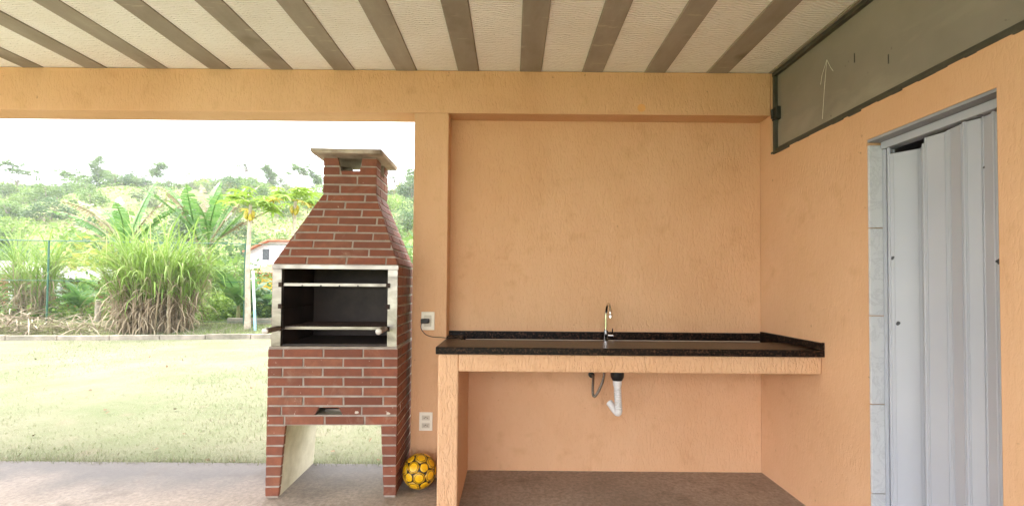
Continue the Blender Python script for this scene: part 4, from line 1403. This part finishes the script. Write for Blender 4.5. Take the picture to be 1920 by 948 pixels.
# ------------------------------------------------------------------ fence
fe = thing('garden_fence', 'green wire fence with thin posts at the far side of the lawn', 'fence', (-9.0, 12.1, 0.1))
b = (-9.0, 12.1, 0.1)
fy_ = lambda x: 12.1 + 0.10 * (x + 9)
pxs = [-22.0, -17.1, -12.2, -7.32, -2.4, 2.5]
for x in pxs:
    MB().tube([(x, fy_(x), ground(x, fy_(x)) - 0.1), (x, fy_(x), 2.36)], 0.021, 8).build('post', M['fence_green'], fe, b, smooth=True)
for z, r_ in ((2.345, 0.014), (1.30, 0.009), (0.22, 0.008)):
    MB().tube([(pxs[0], fy_(pxs[0]), z), (pxs[-1], fy_(pxs[-1]), z)], r_, 6).build('rail', M['fence_green'], fe, b, smooth=True)
wm = MB()
step = 0.11
x = pxs[0] - 2.1
while x < pxs[-1]:
    for s in (1, -1):
        x0, x1 = (x, x + 2.1)
        z0, z1 = (0.24, 2.34) if s > 0 else (2.34, 0.24)
        xa, xb = max(x0, pxs[0]), min(x1, pxs[-1])
        za = z0 + (z1 - z0) * (xa - x0) / 2.1
        zb = z0 + (z1 - z0) * (xb - x0) / 2.1
        if xb - xa > 0.05:
            wm.tube([(xa, fy_(xa) + 0.005 * s, za), (xb, fy_(xb) + 0.005 * s, zb)], 0.0012, 3, False)
    x += step
tag(wm.build('wire_mesh', M['fence_green'], fe, b), kind='stuff')
lw = MB().box(-7.9, -4.4, 12.45, 12.62, 0.0, 0.30)
tag(lw.build('garden_wall', M['kerb'], bevel=0.02), 'low dark masonry edging at the foot of the fence near the papaya trunk', 'wall')

# ------------------------------------------------------------------ shed
sh = thing('garden_shed', 'low shed with grey corrugated roof behind the fence', 'shed', (-18.2, 17.4, ground(-18.2, 17.4)))
b = (-18.2, 17.4, 0)
gz = ground(-18.2, 17.4)
V, F_ = [], []
nxs = 150
for j, (y, z) in enumerate(((16.2, 1.52), (18.6, 1.92))):
    for k in range(nxs):
        x = -21.0 + 5.9 * k / (nxs - 1)
        V.append((x + 18.2, y - 17.4, z + 0.03 * math.sin(k * 2 * math.pi / 6) - gz - 0.06 * (x + 18)))
for k in range(nxs - 1):
    F_.append((k, k + 1, nxs + k + 1, nxs + k))
rf = finish('roof', np_mesh('roof', V, F_), M['corrugated'], sh, smooth=True)
sl = rf.modifiers.new('thickness', 'SOLIDIFY')
sl.thickness = 0.02
MB().box(-20.8, -15.6, 18.2, 18.35, gz - 0.3, 1.62).build('wall', M['block_red'], sh, (-18.2, 17.4, gz))
for x in (-20.4, -18.3, -16.55):
    MB().box(x - 0.06, x + 0.06, 16.35, 16.47, gz - 0.2, 1.52 - 0.06 * (x + 18) - 0.05).build('post', M['pole_white'], sh, (-18.2, 17.4, gz))
st_ = MB().tube([(-11.75, 12.75, 0.05), (-11.75, 12.74, 0.72), (-11.74, 12.74, 0.76)], [0.075, 0.07, 0.05], 9)
tag(st_.build('tree_stump', M['wood_grey'], smooth=True), 'short grey wooden stump beside the straw pile behind the fence', 'stump')

# ------------------------------------------------------------------ house
HZ = ground(-13, 28) - 0.2
ho = thing('village_house', 'pale gabled house with yellow lean-to and clay tile roof beyond the fence', 'house', (-13.0, 29.0, HZ))
b = (-13.0, 29.0, HZ)
wl2 = MB()
wl2.add([(-16.95, 29, HZ), (-9, 29, HZ), (-9, 29, 3.95), (-15.7, 29, 3.95), (-16.95, 29, 3.35), (-16.95, 36, HZ), (-9, 36, HZ), (-9, 36, 3.95), (-15.7, 36, 3.95), (-16.95, 36, 3.35)],
        [(0, 1, 2, 3, 4), (9, 8, 7, 6, 5), (0, 4, 9, 5), (4, 3, 8, 9), (3, 2, 7, 8), (1, 6, 7, 2)])
wl2.build('wall', M['house_white'], ho, b)
MB().hexa([(-17.25, 28.6, 3.22), (-15.65, 28.6, 3.97), (-15.65, 36.4, 3.97), (-17.25, 36.4, 3.22)], [(-17.25, 28.6, 3.30), (-15.65, 28.6, 4.06), (-15.65, 36.4, 4.06), (-17.25, 36.4, 3.30)]).build('roof', M['roof_tile'], ho, b)
MB().box(-15.64, -8.6, 28.6, 36.4, 3.96, 4.05).build('roof', M['roof_tile'], ho, b)
wi = MB().box(-16.15, -15.75, 28.95, 28.995, 2.75, 3.45).build('window', M['dark_glass'], ho, b)
MB().box(-16.2, -15.7, 28.93, 28.996, 2.69, 2.745).build('sill', M['house_white'], wi, b)
MB().box(-15.15, -9.0, 26.6, 28.99, HZ, 1.82).build('lean_to', M['house_yellow'], ho, b)
# clay tile courses of the lean-to roof
lr = MB()
for k in range(30):
    x = -15.45 + k * 0.22
    f_ = min(1.0, 0.25 + k * 0.19)
    pth_ = [(x, 26.2, 1.80), (x, 26.2 + 1.4 * f_, 1.8 + 0.48 * f_), (x, 26.2 + 2.78 * f_, 1.8 + 0.92 * f_)]
    lr.tube(pth_, 0.10, 6, False)
lr.build('lean_to_roof', M['roof_tile'], ho, b, smooth=True)

# ------------------------------------------------------------------ trees and shrubs
specs = [('leaf_mid', 3.0, [(0, 0, 1.5, 1.6, 1.6, 1.2), (0.9, 0.2, 1.1, 1.1, 1.1, 0.8), (-0.9, -0.2, 1.2, 1.2, 1.1, 0.9)], 1500, 0.26),
         ('leaf_dark', 2.6, [(0, 0, 1.4, 1.4, 1.5, 1.2), (0.7, 0.4, 1.0, 1.2, 1.0, 0.9)], 1400, 0.24),
         ('leaf_lime', 2.4, [(0, 0, 1.1, 1.5, 1.5, 1.0), (-0.8, 0.2, 0.9, 1.1, 1.1, 0.8)], 1300, 0.26),
         ('leaf_pale', 2.6, [(0, 0, 1.3, 1.4, 1.4, 1.1), (0.8, -0.3, 1.6, 0.9, 0.9, 0.8)], 1000, 0.24),
         ('leaf_yellow', 2.2, [(0, 0, 1.1, 1.5, 1.5, 0.9), (0.6, 0.2, 1.4, 0.9, 0.9, 0.7)], 1300, 0.22)]
bush = [tree_meshes(100 + i, h, bl_, n_, ls, mt, 0.06, 5) for i, (mt, h, bl_, n_, ls) in enumerate(specs)]
rng = np.random.default_rng(17)
def ray_x(px, y):
    return (px - 960) / 840 * y
# hillside shrubs, spread over the part of the slope in view
cnt = 0
used_labels = set()
for k in range(520):
    y = rng.uniform(36, 98) if k % 2 else rng.uniform(86, 99)
    px = rng.uniform(-80, 800)
    x = ray_x(px, y)
    # the dirt slope behind the papayas stays thinner; the lower left is dense
    dens = 0.55
    if px < 170:
        dens = 0.95 if y < 70 else 0.7
    elif 470 < px < 600:
        dens = 0.35
    elif px > 700:
        dens = 0.9
    if rng.uniform() > dens:
        continue
    if px < 180 and y < 75:
        i = rng.choice([0, 1, 0, 2])
    else:
        i = rng.choice([0, 1, 2, 3, 4], p=[0.28, 0.17, 0.27, 0.2, 0.08])
    s = rng.uniform(0.55, 1.35)
    tone = ('mid green', 'dark green', 'lime green', 'pale grey green', 'yellow green')[i]
    zone = 'above the small cane clump' if px < 60 else 'above the shed' if px < 160 else 'above the banana plants' if px < 290 else 'above the big cane clump' if px < 400 else 'left of the papaya trees' if px < 480 else 'behind the papaya trees' if px < 640 else 'beside the chimney'
    band = 'low on the hillside' if y < 55 else 'halfway up the hillside' if y < 76 else 'near the top of the hillside' if y < 90 else 'on the ridge line'
    size = 'small' if s < 0.8 else 'medium' if s < 1.08 else 'large'
    lab = f'{size} {tone} shrub {band} {zone}'
    if lab in used_labels:
        continue
    used_labels.add(lab)
    place('hillside_shrub', lab, 'shrub', bush[i], (x, y, ground(x, y) - 0.1), rng.uniform(0, 6.28), (s * 1.15, s * 1.15, s), 'shrubs on the far hillside')
    cnt += 1

# named bushes nearer by
near = [(-17.2, 19.6, 1.55, 4, 'yellow flowering bush above the corrugated shed roof'), (-20.3, 21.5, 1.3, 4, 'yellow green bush over the shed at the edge of view'),
        (-14.3, 17.5, 1.0, 1, 'dark green bush between the shed and the banana plants'), (-12.4, 17.0, 1.1, 2, 'lime green bush behind the cane clump'),
        (-10.4, 16.5, 0.75, 0, 'green bush behind the green fence post by the papaya trunk'), (-7.9, 14.6, 0.4, 2, 'low lime bush behind the papaya trunk'),
        (-7.9, 13.6, 0.38, 1, 'dark low bush at the fence foot near the papaya'), (-6.2, 15.2, 0.75, 4, 'yellow speckled bush in front of the yellow lean-to'),
        (-9.0, 13.3, 0.5, 2, 'lime bush squeezed between cane clump and fence'), (-16.0, 24.0, 1.3, 0, 'large green bush left of the pale house'),
        (-18.9, 27.0, 1.2, 1, 'dark bush at the foot of the hill left of the pale house'), (-5.6, 14.5, 0.7, 0, 'green bush behind the barbecue, beyond the fence'),
        (-24.5, 30.0, 2.0, 1, 'big dark bush above the shed at the foot of the hill'), (-29.5, 33.0, 2.1, 0, 'big green bush highest above the small cane clump'),
        (-20.5, 33.5, 1.9, 1, 'big dark bush behind the banana plants'), (-4.9, 22.0, 1.5, 0, 'green bush seen through the gap beside the chimney'),
        (-4.0, 19.0, 1.2, 2, 'lime bush low in the gap between barbecue and pillar'), (-13.0, 31.8, 1.2, 3, 'pale bush behind the pale house roof'),
        (-13.3, 16.0, 0.7, 2, 'lime bush under the banana plants beside the shed'), (-16.2, 15.2, 0.6, 0, 'green bush in front of the shed posts')]
for (x, y, s, i, lab) in near:
    place('garden_bush', lab, 'bush', bush[i], (x, y, ground(x, y) - 0.15), rng.uniform(0, 6.28), s)

# ridge trees
def umb(seed, h, mt):
    r_ = np.random.default_rng(seed)
    bl_ = []
    for k in range(9):
        a_ = r_.uniform(0, 6.28)
        d_ = r_.uniform(0.2, 1) * h * 0.42
        bl_.append((math.cos(a_) * d_, math.sin(a_) * d_, h * r_.uniform(0.68, 0.98), h * 0.2, h * 0.2, h * 0.07))
    return tree_meshes(seed, h, bl_, 3600, 0.24, mt, 0.11, 9, h * 0.4)
def rnd_tree(seed, h, mt, wide=0.3, n_=4200):
    r_ = np.random.default_rng(seed)
    bl_ = [(r_.normal(0, h * 0.13), r_.normal(0, h * 0.13), h * r_.uniform(0.5, 0.92), h * wide * r_.uniform(0.4, 0.8), h * wide * r_.uniform(0.4, 0.8), h * 0.14) for _ in range(8)]
    return tree_meshes(seed, h, bl_, n_, 0.25, mt, 0.11, 7, h * 0.25)
tm = {'u1': umb(31, 6.0, 'leaf_mid'), 'u2': umb(32, 5.0, 'leaf_mid'), 'r1': rnd_tree(33, 6.0, 'leaf_mid'), 'r2': rnd_tree(34, 5.0, 'leaf_mid', 0.36), 'sp': rnd_tree(35, 5.5, 'leaf_pale', 0.34, 1100)}
ridge = [(25, 84, 'u1', 1.15, 'wide flat topped tree on the ridge above the shed'), (130, 92, 'u2', 1.15, 'flat topped tree on the ridge, next to a rounder dark tree'),
         (183, 90, 'r1', 1.15, 'round dense dark tree standing tallest on the ridge above the bananas'), (240, 93, 'sp', 0.9, 'thin sparse tree on the ridge above the cane clump'),
         (292, 93, 'r2', 1.1, 'bushy tree on the ridge directly above the cane clump'), (345, 94, 'sp', 0.8, 'small wispy tree on the ridge left of the banana stems'),
         (458, 90, 'sp', 1.25, 'tall open crowned tree on the ridge above the papaya'), (500, 92, 'r2', 1.0, 'bushy tree on the ridge between the papaya trees'),
         (560, 92, 'u2', 1.1, 'flat crowned tree on the ridge just left of the chimney'), (590, 94, 'r2', 0.95, 'dark bushy tree on the ridge half hidden by the chimney'),
         (738, 90, 'sp', 1.0, 'sparse tree on the ridge beside the chimney cap'), (764, 88, 'r1', 0.85, 'dark tree on the ridge next to the pillar'),
         (-40, 80, 'u1', 1.2, 'wide flat topped tree on the ridge at the edge of the opening')]
for (px, y, k, s, lab) in ridge:
    x = ray_x(px, y)
    place('ridge_tree', lab, 'tree', tm[k], (x, y, ground(x, y) - 0.2), rng.uniform(0, 6.28), s)
rg = np.random.default_rng(44)
for (px, h, lab) in ((398, 1.6, 'small banana plant on the ridge, first of three in a row'), (418, 1.9, 'small banana plant on the ridge, middle of three in a row'), (436, 1.7, 'small banana plant on the ridge, last of three before the open crowned tree')):
    x, y = ray_x(px, 86), 86
    lv = [(rg.uniform(0, 6.28), 2.2, 0.5, rg.uniform(0.5, 1.3), 0.8, 0.4, False) for _ in range(7)]
    big_leaf_plant('banana_plant', lab, 'banana plant', (x, y, ground(x, y)), lv, h, 0.18, rg)

# low growth: undergrowth beyond the fence, weeds over the hillside
n = 36000
rng = np.random.default_rng(23)
yy = 12.9 + 22 * rng.uniform(0, 1, n) ** 1.4
xx = ray_x(rng.uniform(-520, 830, n), yy)
cl = np.sin(xx * 1.7 + np.sin(yy * 1.3) * 2) * np.sin(yy * 1.9 + xx * 0.4)
zz = hfun(xx, yy) + rng.uniform(0, 1, n) ** 1.5 * (0.45 + 0.45 * np.clip(cl, -0.6, 1)) * (0.5 + 0.04 * yy)
inside = (xx > -21.2) & (xx < -15.2) & (yy > 16.0) & (yy < 18.5)
pts = np.stack([xx, yy, zz], 1)[~inside]
V, F_ = leaf_cloud(pts, 0.16, rng)
V = V.reshape(-1, 4, 3)
half = rng.uniform(0, 1, len(V)) < 0.6
for nm, sel, mt, lab in (('undergrowth', half, 'leaf_mid', 'mixed green undergrowth filling the ground beyond the fence'), ('weeds', ~half, 'leaf_lime', 'lime green weeds among the undergrowth beyond the fence')):
    v = V[sel].reshape(-1, 3)
    tag(finish(nm, np_mesh(nm, v, np.arange(len(v)).reshape(-1, 4)), M[mt]), lab, 'undergrowth', kind='stuff')
n = 62000
yy = rng.uniform(34, 98, n)
xx = ray_x(rng.uniform(-620, 900, n), yy)
patch = np.sin(xx * 0.33 + 1.2 * np.sin(yy * 0.21)) * np.sin(yy * 0.29 + xx * 0.11)
keep = rng.uniform(-0.9, 1, n) < patch
xx, yy = xx[keep], yy[keep]
pts = np.stack([xx, yy, hfun(xx, yy) + rng.uniform(0.05, 0.7, len(xx))], 1)
V, F_ = leaf_cloud(pts, 0.42, rng)
V = V.reshape(-1, 4, 3)
q = rng.uniform(0, 1, len(V))
for nm, sel, mt, lab in (('hill_weeds', q < 0.5, 'leaf_lime', 'light green scrub covering the hillside'), ('hill_undergrowth', (q >= 0.5) & (q < 0.8), 'leaf_mid', 'mid green scrub covering the hillside'), ('dry_grass', q >= 0.8, 'straw', 'dry tan grass patches on the hillside')):
    v = V[sel].reshape(-1, 3)
    tag(finish(nm, np_mesh(nm, v, np.arange(len(v)).reshape(-1, 4)), M[mt]), lab, 'scrub', kind='stuff')

# palm by the pillar
pa = thing('areca_palm', 'light green feathery palm peeking out behind the pillar', 'palm', (-1.45, 7.6, -0.04))
MB().tube([(0, 0, -0.1), (0.02, 0, 0.6), (0, 0, 1.2)], [0.07, 0.055, 0.04], 8).build('trunk', M['papaya_bark'], pa, smooth=True)
rng = np.random.default_rng(3)
for k in range(12):
    az, el, L = k * 2.4, rng.uniform(0.5, 1.2), rng.uniform(1.2, 1.6)
    m = MB()
    p, e = Vector((0, 0, 0)), el
    rib = [p.copy()]
    for j in range(14):
        p = p + Vector((math.cos(e), 0, math.sin(e))) * (L / 14)
        e -= 0.085
        rib.append(p.copy())
        if j > 2:
            for s in (-1, 1):
                ll = 0.34 * math.sin(math.pi * (j / 15) ** 0.8) + 0.08
                q_ = p + Vector((0.55 * ll, s * ll * 0.85, -0.15 * ll))
                m.add([p, p + Vector((0.03, 0, 0)), q_], [(0, 1, 2) if s > 0 else (0, 2, 1)])
    m.tube(rib, 0.008, 4, False)
    o = m.build('frond', M['leaf_lime'], pa)
    o.location = (0, 0, 1.15)
    o.rotation_euler = (0, 0, az)

# ------------------------------------------------------------------ thin haze in the humid air
hz = MB().box(-430, 430, -310, 490, -3.0, 33.0)
hm_ = bpy.data.materials.new('haze')
hm_.use_nodes = True
hn = hm_.node_tree.nodes
hn.clear()
pv = hn.new('ShaderNodeVolumePrincipled')
pv.inputs['Color'].default_value = (0.93, 0.95, 0.97, 1)
pv.inputs['Density'].default_value = 0.0007
ho_ = hn.new('ShaderNodeOutputMaterial')
hm_.node_tree.links.new(pv.outputs[0], ho_.inputs['Volume'])
tag(hz.build('haze', hm_), 'thin pale haze in the air over the hillside', 'haze', kind='stuff')
